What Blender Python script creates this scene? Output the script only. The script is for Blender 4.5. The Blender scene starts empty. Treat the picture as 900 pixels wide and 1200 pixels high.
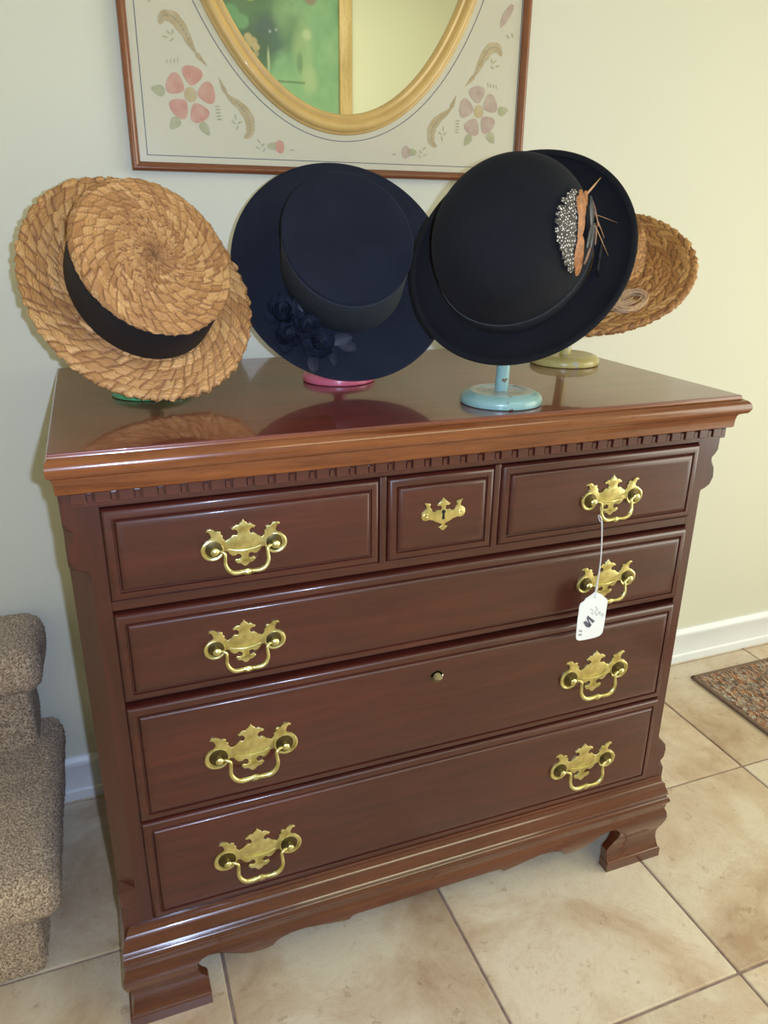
import bpy, bmesh, math, random
import numpy as np
from mathutils import Vector, Matrix
random.seed(7); RNG = np.random.default_rng(7)
PI = math.pi
sc = bpy.context.scene
COL = sc.collection

# ------------------------------------------------------------------ camera, world, lights, exposure
CAM = (0.0637, -0.8920, 1.1808)
CROT = (1.2060, -0.0098, -0.3613)
cd = bpy.data.cameras.new('camera'); cam = bpy.data.objects.new('camera', cd); COL.objects.link(cam)
cam.location = CAM; cam.rotation_euler = CROT
cd.sensor_fit = 'VERTICAL'; cd.sensor_height = 36.0; cd.sensor_width = 27.0
cd.lens = 887.17 * 36.0 / 1200.0; cd.clip_start = 0.02
sc.camera = cam
w = bpy.data.worlds.new('world'); sc.world = w; w.use_nodes = True
bg = w.node_tree.nodes['Background']; bg.inputs[0].default_value = (0.80, 0.90, 1.0, 1); bg.inputs[1].default_value = 1.5
sc.view_settings.view_transform = 'Standard'; sc.view_settings.look = 'None'
sc.view_settings.gamma = 1.0; sc.view_settings.use_curve_mapping = False
sc.view_settings.exposure = -0.08

def area(name, loc, target, sx, sy, power, color):
    l = bpy.data.lights.new(name, 'AREA'); l.shape = 'RECTANGLE'; l.size = sx; l.size_y = sy
    l.energy = power; l.color = color
    o = bpy.data.objects.new(name, l); COL.objects.link(o); o.location = loc
    d = Vector(target) - Vector(loc); o.rotation_euler = d.to_track_quat('-Z', 'Y').to_euler()
    return o
# the camera's own flash, just right of and above the lens
M = Matrix.Translation(CAM) @ cam.rotation_euler.to_matrix().to_4x4()
fp = M @ Vector((0.034, 0.010, -0.005)); ft = M @ Vector((0.0, -0.05, -1.4))
area('camera_flash', fp, ft, 0.014, 0.009, 12.5, (0.54, 0.68, 1.0))
# daylight through the open patio door in the right wall
area('daylight', (2.93, -1.15, 1.02), (0.6, -0.6, 0.2), 1.9, 1.9, 44.0, (1.0, 0.95, 0.70))
# added fill under the ceiling behind the camera, brightens the opposite wall
area('fill_light', (1.5, -1.9, 2.70), (1.6, -2.6, 0.0), 1.5, 0.8, 27.0, (1.0, 0.95, 0.62))

# ------------------------------------------------------------------ helpers
def empty(name, loc=(0, 0, 0), label=None, cat=None, group=None, rot=None):
    o = bpy.data.objects.new(name, None); COL.objects.link(o); o.location = loc
    o.empty_display_size = 0.05
    if rot is not None: o.rotation_euler = rot
    if label: o['label'] = label
    if cat: o['category'] = cat
    if group: o['group'] = group
    return o
def tag(o, label, cat, group=None):
    o['label'] = label; o['category'] = cat
    if group: o['group'] = group
    return o
def link(name, me, mat, parent=None, world=False, smooth=False, sharp=None, structure=False):
    o = bpy.data.objects.new(name, me); COL.objects.link(o)
    if mat is not None and not me.materials: me.materials.append(mat)
    if smooth:
        me.polygons.foreach_set('use_smooth', [True] * len(me.polygons))
        if sharp is not None: me.set_sharp_from_angle(angle=math.radians(sharp))
    if parent is not None:
        o.parent = parent
        if world:                       # mesh written in world space: undo the (translation-only) parent
            L = Vector((0, 0, 0)); p = parent
            while p is not None: L += Vector(p.location); p = p.parent
            o.location = -L
    if structure: o['kind'] = 'structure'
    return o
def mesh(verts, faces):
    me = bpy.data.meshes.new('m'); me.from_pydata([tuple(map(float, v)) for v in verts], [], [tuple(f) for f in faces]); me.update()
    return me
def fixn(me):
    bm = bmesh.new(); bm.from_mesh(me); bmesh.ops.recalc_face_normals(bm, faces=bm.faces); bm.to_mesh(me); bm.free(); return me
def boxmesh(x0, x1, y0, y1, z0, z1, bev=0.0, seg=2):
    bm = bmesh.new(); bmesh.ops.create_cube(bm, size=1)
    for v in bm.verts:
        v.co = Vector((x0 if v.co.x < 0 else x1, y0 if v.co.y < 0 else y1, z0 if v.co.z < 0 else z1))
    if bev > 0: bmesh.ops.bevel(bm, geom=bm.edges[:], offset=bev, segments=seg, affect='EDGES', profile=0.5)
    me = bpy.data.meshes.new('m'); bm.to_mesh(me); bm.free(); return me
def join(meshes):
    bm = bmesh.new()
    for m in meshes: bm.from_mesh(m)
    me = bpy.data.meshes.new('m'); bm.to_mesh(me); bm.free()
    for m in meshes: bpy.data.meshes.remove(m)
    return me
def tube(pts, rad, n=10, cap=True, flat=1.0, up=None):
    pts = [Vector(p) for p in pts]; N = len(pts)
    rads = rad if hasattr(rad, '__len__') else [rad] * N
    V, F = [], []; prev = None
    for i, p in enumerate(pts):
        t = (pts[min(i + 1, N - 1)] - pts[max(i - 1, 0)])
        t = t.normalized() if t.length > 1e-9 else Vector((0, 0, 1))
        if prev is None:
            a = Vector(up) if up else (Vector((0, 1, 0)) if abs(t.y) < .9 else Vector((1, 0, 0)))
        else: a = prev
        a = (a - t * a.dot(t)).normalized(); prev = a; b = t.cross(a)
        for k in range(n):
            th = 2 * PI * k / n
            V.append(p + (a * math.cos(th) * flat + b * math.sin(th)) * rads[i])
    for i in range(N - 1):
        for k in range(n):
            k2 = (k + 1) % n
            F.append((i * n + k, i * n + k2, (i + 1) * n + k2, (i + 1) * n + k))
    if cap:
        F.append(tuple(range(n))[::-1]); F.append(tuple(range((N - 1) * n, N * n)))
    return mesh(V, F)
def smooth_path(pts, k=6):
    pts = [Vector(p) for p in pts]; out = []
    for i in range(len(pts) - 1):
        p0 = pts[max(i - 1, 0)]; p1 = pts[i]; p2 = pts[i + 1]; p3 = pts[min(i + 2, len(pts) - 1)]
        for j in range(k):
            t = j / k
            out.append(0.5 * ((2 * p1) + (-p0 + p2) * t + (2 * p0 - 5 * p1 + 4 * p2 - p3) * t * t + (-p0 + 3 * p1 - 3 * p2 + p3) * t ** 3))
    out.append(pts[-1]); return out
def lathe(prof, n=48, ratio=1.0, center=(0, 0, 0)):
    V, F = [], []
    for r, h in prof:
        for k in range(n):
            a = 2 * PI * k / n
            V.append((center[0] + r * math.cos(a), center[1] + r / ratio * math.sin(a), center[2] + h))
    for i in range(len(prof) - 1):
        for k in range(n):
            k2 = (k + 1) % n; F.append((i * n + k, i * n + k2, (i + 1) * n + k2, (i + 1) * n + k))
    F.append(tuple(range(n))[::-1]); F.append(tuple(range((len(prof) - 1) * n, len(prof) * n)))
    return fixn(mesh(V, F))
def prism_xz(pts, y0, y1, bev=0.0):
    """polygon in the x-z plane given thickness along y (y0 is the front, smaller y)"""
    bm = bmesh.new(); vs = [bm.verts.new((x, y1, z)) for x, z in pts]
    f = bm.faces.new(vs)
    r = bmesh.ops.extrude_face_region(bm, geom=[f])
    nv = [g for g in r['geom'] if isinstance(g, bmesh.types.BMVert)]
    for v in nv: v.co.y = y0
    bmesh.ops.recalc_face_normals(bm, faces=bm.faces)
    if bev > 0:
        es = [e for e in bm.edges if all(abs(v.co.y - y0) < 1e-7 for v in e.verts)]
        bmesh.ops.bevel(bm, geom=es, offset=bev, segments=2, affect='EDGES', profile=0.5)
    bmesh.ops.triangulate(bm, faces=[f for f in bm.faces if len(f.verts) > 4])
    me = bpy.data.meshes.new('m'); bm.to_mesh(me); bm.free(); return me
def flat_xz(pts, y):
    me = mesh([(x, y, z) for x, z in pts], [tuple(range(len(pts)))]); return me
def setattr_point(me, name, vals):
    a = me.attributes.new(name, 'FLOAT', 'POINT'); a.data.foreach_set('value', np.asarray(vals, dtype=np.float32))

# ------------------------------------------------------------------ materials
def newmat(name):
    m = bpy.data.materials.new(name); m.use_nodes = True
    return m, m.node_tree, m.node_tree.nodes['Principled BSDF']
def N(nt, typ, **kw):
    n = nt.nodes.new(typ)
    for k, v in kw.items():
        if k in n.inputs.keys() if isinstance(k, str) else False: n.inputs[k].default_value = v
        else: setattr(n, k, v)
    return n
def ramp(nt, fac, stops):
    r = nt.nodes.new('ShaderNodeValToRGB'); e = r.color_ramp.elements
    while len(e) > 1: e.remove(e[-1])
    e[0].position = stops[0][0]; e[0].color = (*stops[0][1], 1)
    for p, c in stops[1:]:
        k = e.new(p); k.color = (*c, 1)
    nt.links.new(fac, r.inputs[0]); return r.outputs[0]
def noise(nt, scale, detail=4, rough=0.55, vec=None, dist=0.0):
    n = nt.nodes.new('ShaderNodeTexNoise'); n.inputs['Scale'].default_value = scale
    n.inputs['Detail'].default_value = detail; n.inputs['Roughness'].default_value = rough
    n.inputs['Distortion'].default_value = dist
    if vec is not None: nt.links.new(vec, n.inputs['Vector'])
    return n
def coords(nt, scale=(1, 1, 1), kind='Object', rot=(0, 0, 0)):
    tc = nt.nodes.new('ShaderNodeTexCoord'); mp = nt.nodes.new('ShaderNodeMapping')
    mp.inputs['Scale'].default_value = scale; mp.inputs['Rotation'].default_value = rot
    nt.links.new(tc.outputs[kind], mp.inputs['Vector']); return mp.outputs[0]
def bump(nt, b, h, strength, dist=0.002):
    n = nt.nodes.new('ShaderNodeBump'); n.inputs['Strength'].default_value = strength; n.inputs['Distance'].default_value = dist
    nt.links.new(h, n.inputs['Height']); nt.links.new(n.outputs[0], b.inputs['Normal']); return n
def mixc(nt, fac, a, b, mode='MIX'):
    n = nt.nodes.new('ShaderNodeMix'); n.data_type = 'RGBA'; n.blend_type = mode
    if isinstance(fac, float): n.inputs[0].default_value = fac
    else: nt.links.new(fac, n.inputs[0])
    for s, v in ((6, a), (7, b)):
        if isinstance(v, tuple): n.inputs[s].default_value = (*v, 1)
        else: nt.links.new(v, n.inputs[s])
    return n.outputs[2]
def simple(name, col, rough=0.5, metal=0.0, var=0.0, vscale=30, bmp=0.0, bscale=200, coat=0.0):
    m, nt, b = newmat(name); b.inputs['Roughness'].default_value = rough; b.inputs['Metallic'].default_value = metal
    b.inputs['Coat Weight'].default_value = coat
    v = coords(nt)
    n = noise(nt, vscale, 3, vec=v)
    lo = tuple(c * (1 - var) for c in col); hi = tuple(min(1, c * (1 + var)) for c in col)
    nt.links.new(ramp(nt, n.outputs[0], [(0.3, lo), (0.7, hi)]), b.inputs['Base Color'])
    if bmp > 0: bump(nt, b, noise(nt, bscale, 2, vec=v).outputs[0], bmp)
    return m
def wood(name, dark, mid, light, axis='x', rough=0.42, coat=0.52, coat_rough=0.15):
    m, nt, b = newmat(name)
    s = {'x': (1.2, 14, 14), 'y': (14, 1.2, 14), 'z': (14, 14, 1.2)}[axis]
    v = coords(nt, s)
    n1 = noise(nt, 3.0, 6, 0.6, v, 0.7)
    base = ramp(nt, n1.outputs[0], [(0.25, dark), (0.5, mid), (0.78, light)])
    s2 = tuple(k * 9 for k in s); n2 = noise(nt, 3.5, 3, 0.6, coords(nt, s2))
    pore = ramp(nt, n2.outputs[0], [(0.30, (0.55, 0.5, 0.48)), (0.48, (1, 1, 1))])
    c = mixc(nt, 0.55, base, pore, 'MULTIPLY')
    n3 = noise(nt, 2.3, 2, 0.5, coords(nt)); big = ramp(nt, n3.outputs[0], [(0.3, (0.78, 0.76, 0.76)), (0.7, (1.15, 1.12, 1.1))])
    c = mixc(nt, 0.8, c, big, 'MULTIPLY')
    nt.links.new(c, b.inputs['Base Color'])
    b.inputs['Roughness'].default_value = rough; b.inputs['Coat Weight'].default_value = coat
    b.inputs['Coat Roughness'].default_value = coat_rough
    bump(nt, b, n2.outputs[0], 0.05, 0.001)
    return m
WD, WM, WL = (0.040, 0.0062, 0.0036), (0.063, 0.0100, 0.0056), (0.090, 0.0160, 0.0082)
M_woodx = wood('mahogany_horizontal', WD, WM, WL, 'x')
M_woodz = wood('mahogany_vertical', WD, WM, WL, 'z')
M_woody = wood('mahogany_side', WD, WM, WL, 'y')
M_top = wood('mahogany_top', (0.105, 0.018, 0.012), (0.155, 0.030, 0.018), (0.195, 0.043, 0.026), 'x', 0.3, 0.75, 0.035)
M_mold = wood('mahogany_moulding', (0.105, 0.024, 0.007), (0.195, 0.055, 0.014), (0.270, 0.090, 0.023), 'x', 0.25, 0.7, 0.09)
M_moldy = wood('mahogany_moulding_side', (0.105, 0.024, 0.007), (0.195, 0.055, 0.014), (0.270, 0.090, 0.023), 'y', 0.25, 0.7, 0.09)
M_base = wood('mahogany_base', (0.058, 0.0105, 0.005), (0.096, 0.021, 0.008), (0.130, 0.034, 0.012), 'x', 0.25, 0.8, 0.08)
M_basey = wood('mahogany_base_side', (0.058, 0.0105, 0.005), (0.096, 0.021, 0.008), (0.130, 0.034, 0.012), 'y', 0.25, 0.8, 0.08)
M_dark = simple('cabinet_inside_shade', (0.012, 0.007, 0.005), 0.8)  # near-black: shade inside the carcass put into the colour

def brassmat():
    m, nt, b = newmat('polished_brass'); b.inputs['Metallic'].default_value = 1.0
    n = noise(nt, 60, 4, vec=coords(nt))
    nt.links.new(ramp(nt, n.outputs[0], [(0.25, (0.42, 0.36, 0.13)), (0.55, (0.74, 0.68, 0.33)), (0.8, (0.82, 0.77, 0.42))]), b.inputs['Base Color'])
    r = nt.nodes.new('ShaderNodeMapRange'); r.inputs[3].default_value = 0.22; r.inputs[4].default_value = 0.42
    nt.links.new(n.outputs[0], r.inputs[0]); nt.links.new(r.outputs[0], b.inputs['Roughness'])
    return m
M_brass = brassmat()
M_brassd = simple('brass_bowl_shade', (0.10, 0.075, 0.03), 0.45, 0.9, 0.3, 80)  # dark tone paints the shade of the hollows round the posts
M_lock = simple('dull_lock_brass', (0.36, 0.30, 0.17), 0.4, 1.0, 0.15, 80)
M_black = simple('keyhole_black', (0.004, 0.004, 0.004), 0.8)

def wallmat():
    m, nt, b = newmat('cream_wall_paint'); v = coords(nt)
    n = noise(nt, 1.3, 3, vec=v)
    nt.links.new(ramp(nt, n.outputs[0], [(0.3, (0.69, 0.685, 0.565)), (0.7, (0.705, 0.70, 0.58))]), b.inputs['Base Color'])
    b.inputs['Roughness'].default_value = 0.6
    bump(nt, b, noise(nt, 260, 3, vec=v).outputs[0], 0.08, 0.001); return m
M_wall = wallmat()
M_ceil = simple('ceiling_white', (0.80, 0.79, 0.74), 0.8)
M_trim = simple('white_gloss_trim', (0.80, 0.83, 0.86), 0.35, 0, 0.02, 5)

def tilemat():
    m, nt, b = newmat('beige_ceramic_tile'); v = coords(nt)
    oi = nt.nodes.new('ShaderNodeObjectInfo')
    va = nt.nodes.new('ShaderNodeVectorMath'); va.operation = 'MULTIPLY_ADD'
    nt.links.new(oi.outputs['Random'], va.inputs[0]); va.inputs[1].default_value = (37, 19, 11); nt.links.new(v, va.inputs[2])
    n1 = noise(nt, 4.5, 8, 0.62, va.outputs[0], 0.4)
    c = ramp(nt, n1.outputs[0], [(0.34, (0.46, 0.315, 0.200)), (0.46, (0.60, 0.465, 0.320)), (0.58, (0.70, 0.600, 0.450))])
    n2 = noise(nt, 34, 5, 0.7, va.outputs[0])
    sp = ramp(nt, n2.outputs[0], [(0.32, (0.60, 0.50, 0.42)), (0.40, (1, 1, 1))])
    c = mixc(nt, 0.6, c, sp, 'MULTIPLY')
    n3 = noise(nt, 9, 6, 0.75, va.outputs[0], 2.5)
    vein = ramp(nt, n3.outputs[0], [(0.485, (1, 1, 1)), (0.50, (0.66, 0.47, 0.40)), (0.515, (1, 1, 1))])
    c = mixc(nt, 0.35, c, vein, 'MULTIPLY')
    tint = nt.nodes.new('ShaderNodeMapRange'); tint.inputs[3].default_value = 0.92; tint.inputs[4].default_value = 1.06
    nt.links.new(oi.outputs['Random'], tint.inputs[0])
    c = mixc(nt, 1.0, c, tint.outputs[0], 'MULTIPLY')
    nt.links.new(c, b.inputs['Base Color']); b.inputs['Roughness'].default_value = 0.30
    bump(nt, b, n2.outputs[0], 0.25, 0.0015); return m
M_tile = tilemat()
M_grout = simple('brown_grout', (0.30, 0.21, 0.175), 0.9, 0, 0.3, 40, 0.3)

def carpetmat():
    m, nt, b = newmat('speckled_carpet'); v = coords(nt)
    n1 = noise(nt, 300, 3, 0.7, v)
    c = ramp(nt, n1.outputs[0], [(0.38, (0.16, 0.095, 0.055)), (0.47, (0.40, 0.27, 0.170)), (0.54, (0.60, 0.44, 0.29)), (0.64, (0.82, 0.66, 0.48))])
    nt.links.new(c, b.inputs['Base Color']); b.inputs['Roughness'].default_value = 0.95
    b.inputs['Sheen Weight'].default_value = 0.3
    bump(nt, b, n1.outputs[0], 1.0, 0.004); return m
M_carpet = carpetmat()
def rugmat():
    m, nt, b = newmat('multicolour_loop_rug'); v = coords(nt, (1.0, 0.45, 1.0), rot=(0, 0, 0.5))
    vo = nt.nodes.new('ShaderNodeTexVoronoi'); vo.inputs['Scale'].default_value = 185; nt.links.new(v, vo.inputs['Vector'])
    sep = nt.nodes.new('ShaderNodeSeparateColor'); nt.links.new(vo.outputs['Color'], sep.inputs[0])
    n = noise(nt, 9, 4, 0.7, v); add = nt.nodes.new('ShaderNodeMath'); add.operation = 'MULTIPLY_ADD'
    nt.links.new(sep.outputs[0], add.inputs[0]); add.inputs[1].default_value = 0.75; 
    s = nt.nodes.new('ShaderNodeMath'); s.operation = 'MULTIPLY'; nt.links.new(n.outputs[0], s.inputs[0]); s.inputs[1].default_value = 0.3
    nt.links.new(s.outputs[0], add.inputs[2])
    c = ramp(nt, add.outputs[0], [(0.10, (0.07, 0.055, 0.05)), (0.30, (0.22, 0.16, 0.12)), (0.45, (0.36, 0.14, 0.06)), (0.58, (0.30, 0.29, 0.26)), (0.72, (0.50, 0.27, 0.13)), (0.9, (0.48, 0.46, 0.40))])
    nt.links.new(c, b.inputs['Base Color']); b.inputs['Roughness'].default_value = 0.95
    bump(nt, b, vo.outputs['Distance'], 1.0, 0.005); return m
M_rug = rugmat(); M_bind = simple('rug_binding', (0.20, 0.13, 0.09), 0.9, 0, 0.2, 200, 0.5, 500)

def strawmat(name, dark, mid, light, stitch):
    m, nt, b = newmat(name)
    at = nt.nodes.new('ShaderNodeAttribute'); at.attribute_name = 'cell'
    ed = nt.nodes.new('ShaderNodeAttribute'); ed.attribute_name = 'seam'
    fb = nt.nodes.new('ShaderNodeAttribute'); fb.attribute_name = 'fibre'
    c = ramp(nt, at.outputs['Fac'], [(0.0, dark), (0.5, mid), (1.0, light)])
    w1 = nt.nodes.new('ShaderNodeTexNoise'); w1.noise_dimensions = '1D'; w1.inputs['Scale'].default_value = 1.0; w1.inputs['Detail'].default_value = 3
    nt.links.new(fb.outputs['Fac'], w1.inputs['W'])
    fc = ramp(nt, w1.outputs[0], [(0.34, (0.52, 0.42, 0.34)), (0.50, (1.0, 1.0, 1.0)), (0.68, (1.35, 1.35, 1.30))])
    c = mixc(nt, 0.75, c, fc, 'MULTIPLY')
    c = mixc(nt, ed.outputs['Fac'], c, stitch)
    nt.links.new(c, b.inputs['Base Color']); b.inputs['Roughness'].default_value = 0.48
    bump(nt, b, w1.outputs[0], 0.7, 0.0015); return m
M_straw = strawmat('golden_straw', (0.46, 0.220, 0.075), (0.59, 0.305, 0.108), (0.70, 0.40, 0.155), (0.27, 0.105, 0.042))
M_palm = strawmat('woven_palm', (0.30, 0.125, 0.035), (0.48, 0.225, 0.062), (0.60, 0.33, 0.11), (0.13, 0.045, 0.022))
M_raffia = simple('raffia', (0.62, 0.40, 0.22), 0.5, 0, 0.2, 200)
def felt(name, col, sheen=0.25):
    m, nt, b = newmat(name); v = coords(nt)
    n = noise(nt, 420, 3, 0.6, v); n2 = noise(nt, 14, 3, 0.5, v)
    c = ramp(nt, n2.outputs[0], [(0.3, tuple(k * .82 for k in col)), (0.7, tuple(k * 1.2 for k in col))])
    nt.links.new(c, b.inputs['Base Color']); b.inputs['Roughness'].default_value = 0.9
    b.inputs['Sheen Weight'].default_value = sheen; b.inputs['Sheen Roughness'].default_value = 0.5
    b.inputs['Sheen Tint'].default_value = (*[min(1, k * 8) for k in col], 1)
    b.inputs['Specular IOR Level'].default_value = 0.2
    bump(nt, b, n.outputs[0], 0.35, 0.001); return m
M_navy = felt('navy_felt', (0.0125, 0.0150, 0.0260)); M_blackfelt = felt('black_felt', (0.0070, 0.0075, 0.0095), 0.15)
M_ribbon = simple('black_ribbon', (0.0035, 0.0035, 0.007), 0.75, 0, 0.2, 60, 0.3, 900)
M_bowband = simple('charcoal_ribbon', (0.020, 0.023, 0.028), 0.5, 0, 0.2, 60, 0.3, 900)
M_navyribbon = simple('navy_grosgrain_ribbon', (0.026, 0.034, 0.043), 0.7, 0, 0.15, 60, 0.3, 900)
M_petal = simple('navy_silk_petal', (0.020, 0.024, 0.042), 0.5, 0, 0.5, 60, 0.3, 300)
M_petal2 = simple('grey_silk_leaf', (0.032, 0.034, 0.050), 0.5, 0, 0.4, 60)
def dottedmat():
    m, nt, b = newmat('spotted_feather'); v = coords(nt)
    vo = nt.nodes.new('ShaderNodeTexVoronoi'); vo.inputs['Scale'].default_value = 330; vo.inputs['Randomness'].default_value = 0.6; nt.links.new(v, vo.inputs['Vector'])
    c = ramp(nt, vo.outputs['Distance'], [(0.0, (0.78, 0.74, 0.66)), (0.30, (0.62, 0.57, 0.50)), (0.38, (0.035, 0.028, 0.022))])
    nt.links.new(c, b.inputs['Base Color']); b.inputs['Roughness'].default_value = 0.6; return m
M_dots = dottedmat()
M_rust = simple('rust_feather', (0.33, 0.125, 0.035), 0.5, 0, 0.4, 150, 0.3, 500)
M_brownf = simple('brown_feather', (0.15, 0.055, 0.025), 0.5, 0, 0.4, 150)
M_bluef = simple('blue_black_feather', (0.010, 0.014, 0.024), 0.35, 0, 0.3, 150)
M_quill = simple('tan_quill', (0.50, 0.27, 0.12), 0.4)
def painted(name, col, chip, amount=0.36):
    m, nt, b = newmat(name); v = coords(nt)
    n = noise(nt, 38, 5, 0.65, v)
    c = ramp(nt, n.outputs[0], [(amount - 0.02, chip), (amount, tuple(min(1, k * 1.15) for k in col)), (0.7, col)])
    nt.links.new(c, b.inputs['Base Color']); b.inputs['Roughness'].default_value = 0.3; b.inputs['Coat Weight'].default_value = 0.3
    return m
M_turq = painted('worn_turquoise_paint', (0.215, 0.37, 0.345), (0.12, 0.055, 0.03), 0.36)
M_turqw = painted('worn_pale_paint', (0.46, 0.47, 0.42), (0.26, 0.09, 0.05), 0.41)
M_yel = painted('worn_yellow_paint', (0.52, 0.43, 0.14), (0.50, 0.48, 0.38), 0.40)
M_pink = painted('pink_paint', (0.60, 0.12, 0.17), (0.30, 0.06, 0.06), 0.25)
M_green = painted('green_paint', (0.08, 0.33, 0.14), (0.05, 0.15, 0.07), 0.25)
M_paper = simple('white_card', (0.80, 0.82, 0.82), 0.6, 0, 0.02)
M_ink = simple('grey_ink', (0.10, 0.10, 0.13), 0.7); M_ink2 = simple('pencil_grey', (0.30, 0.33, 0.32), 0.7)
M_string = simple('white_string', (0.75, 0.72, 0.70), 0.8, 0, 0.1, 300)
# mirror
M_mframe = wood('cherry_frame', (0.20, 0.065, 0.022), (0.24, 0.080, 0.030), (0.32, 0.12, 0.045), 'z', 0.25, 0.5)
M_mframex = wood('cherry_frame_bottom', (0.20, 0.065, 0.022), (0.20, 0.062, 0.024), (0.27, 0.09, 0.036), 'x', 0.25, 0.5)
M_panel = simple('cream_painted_panel', (0.60, 0.565, 0.445), 0.25, 0, 0.02, 3, coat=0.4)
M_gold = simple('gilded_frame', (0.62, 0.41, 0.14), 0.4, 0.0, 0.10, 14, coat=0.3)
M_blueline = simple('blue_grey_line', (0.115, 0.125, 0.16), 0.5)
m_, nt_, b_ = newmat('silvered_glass'); M_mirror = m_
b_.inputs['Metallic'].default_value = 1; b_.inputs['Roughness'].default_value = 0.0
nm = noise(nt_, 0.6, 1, vec=coords(nt_)); nt_.links.new(ramp(nt_, nm.outputs[0], [(0.3, (0.88, 0.92, 0.86)), (0.7, (0.89, 0.93, 0.87))]), b_.inputs['Base Color'])
def stencil(name, a, c2, s=60):
    m, nt, b = newmat(name); n = noise(nt, s, 3, vec=coords(nt))
    nt.links.new(ramp(nt, n.outputs[0], [(0.35, a), (0.65, c2)]), b.inputs['Base Color']); b.inputs['Roughness'].default_value = 0.4; return m
M_st_salmon = stencil('salmon_stencil', (0.52, 0.25, 0.185), (0.56, 0.33, 0.25)); M_st_mauve = stencil('mauve_stencil', (0.42, 0.30, 0.25), (0.48, 0.38, 0.31))
M_st_olive = stencil('olive_stencil', (0.36, 0.36, 0.21), (0.43, 0.42, 0.27)); M_st_tan = stencil('tan_stencil', (0.42, 0.33, 0.18), (0.48, 0.40, 0.25))
M_st_dark = stencil('dark_tan_stencil', (0.30, 0.26, 0.16), (0.34, 0.29, 0.18))
M_st_centre = stencil('flower_centre_stencil', (0.46, 0.36, 0.19), (0.50, 0.41, 0.24))

# ------------------------------------------------------------------ room shell
WALL_Y = 0.587; RX0, RX1, RY0, RZ = -1.05, 2.9, -3.2, 2.80
struct = dict(structure=True)
link('wall_back', boxmesh(RX0, RX1, WALL_Y, WALL_Y + 0.1, 0, RZ), M_wall, **struct)
link('wall_front', boxmesh(RX0, RX1, RY0 - 0.1, RY0, 0, RZ), M_wall, **struct)
link('wall_left', boxmesh(RX0 - 0.1, RX0, RY0, WALL_Y, 0, RZ), M_wall, **struct)
# right wall with an open doorway to the daylight
DY0, DY1, DZ = -2.15, -0.15, 2.1
link('wall_right', join([boxmesh(RX1, RX1 + 0.1, RY0, DY0, 0, RZ), boxmesh(RX1, RX1 + 0.1, DY1, WALL_Y, 0, RZ), boxmesh(RX1, RX1 + 0.1, DY0, DY1, DZ, RZ)]), M_wall, **struct)
link('trim_1', join([boxmesh(RX1 - 0.015, RX1, DY0 - 0.07, DY0, 0, DZ + 0.07, 0.003), boxmesh(RX1 - 0.015, RX1, DY1, DY1 + 0.07, 0, DZ + 0.07, 0.003), boxmesh(RX1 - 0.015, RX1, DY0, DY1, DZ, DZ + 0.07, 0.003)]), M_trim, **struct)
link('ceiling', boxmesh(RX0, RX1, RY0, WALL_Y, RZ, RZ + 0.1), M_ceil, **struct)
floor = link('floor', boxmesh(RX0, RX1, RY0, WALL_Y, -0.1, -0.004), M_grout, **struct)
TP, TX, TY = 0.4077, 0.1476, 0.1594
tile_me = boxmesh(0, TP - 0.0046, 0, TP - 0.0046, -0.012, 0, 0.0022, 2)
def cutmesh(x1, y1): return boxmesh(0, x1, 0, y1, -0.012, 0, 0.0022, 2)
cut = {}
for i in range(-5, 8):
    for j in range(-9, 2):
        x0 = TX + i * TP + 0.0023; y0 = TY + j * TP + 0.0023
        xe = min(x0 + TP - 0.0046, RX1 - 0.001); ye = min(y0 + TP - 0.0046, WALL_Y - 0.001)
        xs = max(x0, RX0 + 0.001); ys = max(y0, RY0 + 0.001)
        if xe - xs < 0.01 or ye - ys < 0.01: continue
        full = (xe - xs > TP - 0.007 and ye - ys > TP - 0.007)
        if full: me = tile_me
        else:
            k = (round(xe - xs, 4), round(ye - ys, 4))
            if k not in cut: cut[k] = cutmesh(*k)
            me = cut[k]
        t = link('tile', me, M_tile, floor); t.location = (xs, ys, -0.0004 * random.random())
def baseboard(name, x0, x1, yf, yb):
    prof = [(0, 0), (0, 0.001), (-0.0, 0.022), (0.004, 0.026), (0.0045, 0.078), (0.002, 0.083), (0.001, 0.090), (0.003, 0.096), (0.008, 0.100), (0.010, 0.105), (0.0145, 0.105), (0.0145, 0)]
    V = []
    for x in (x0, x1):
        for d, z in prof: V.append((x, yf + d, z))
    n = len(prof); F = [(k, (k + 1) % n, n + (k + 1) % n, n + k) for k in range(n)] + [tuple(range(n)), tuple(range(n, 2 * n))[::-1]]
    link(name, fixn(mesh(V, F)), M_trim, smooth=True, sharp=35, **struct)
baseboard('baseboard_back', -0.9, RX1 - 0.002, 0.572, WALL_Y)

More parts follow.
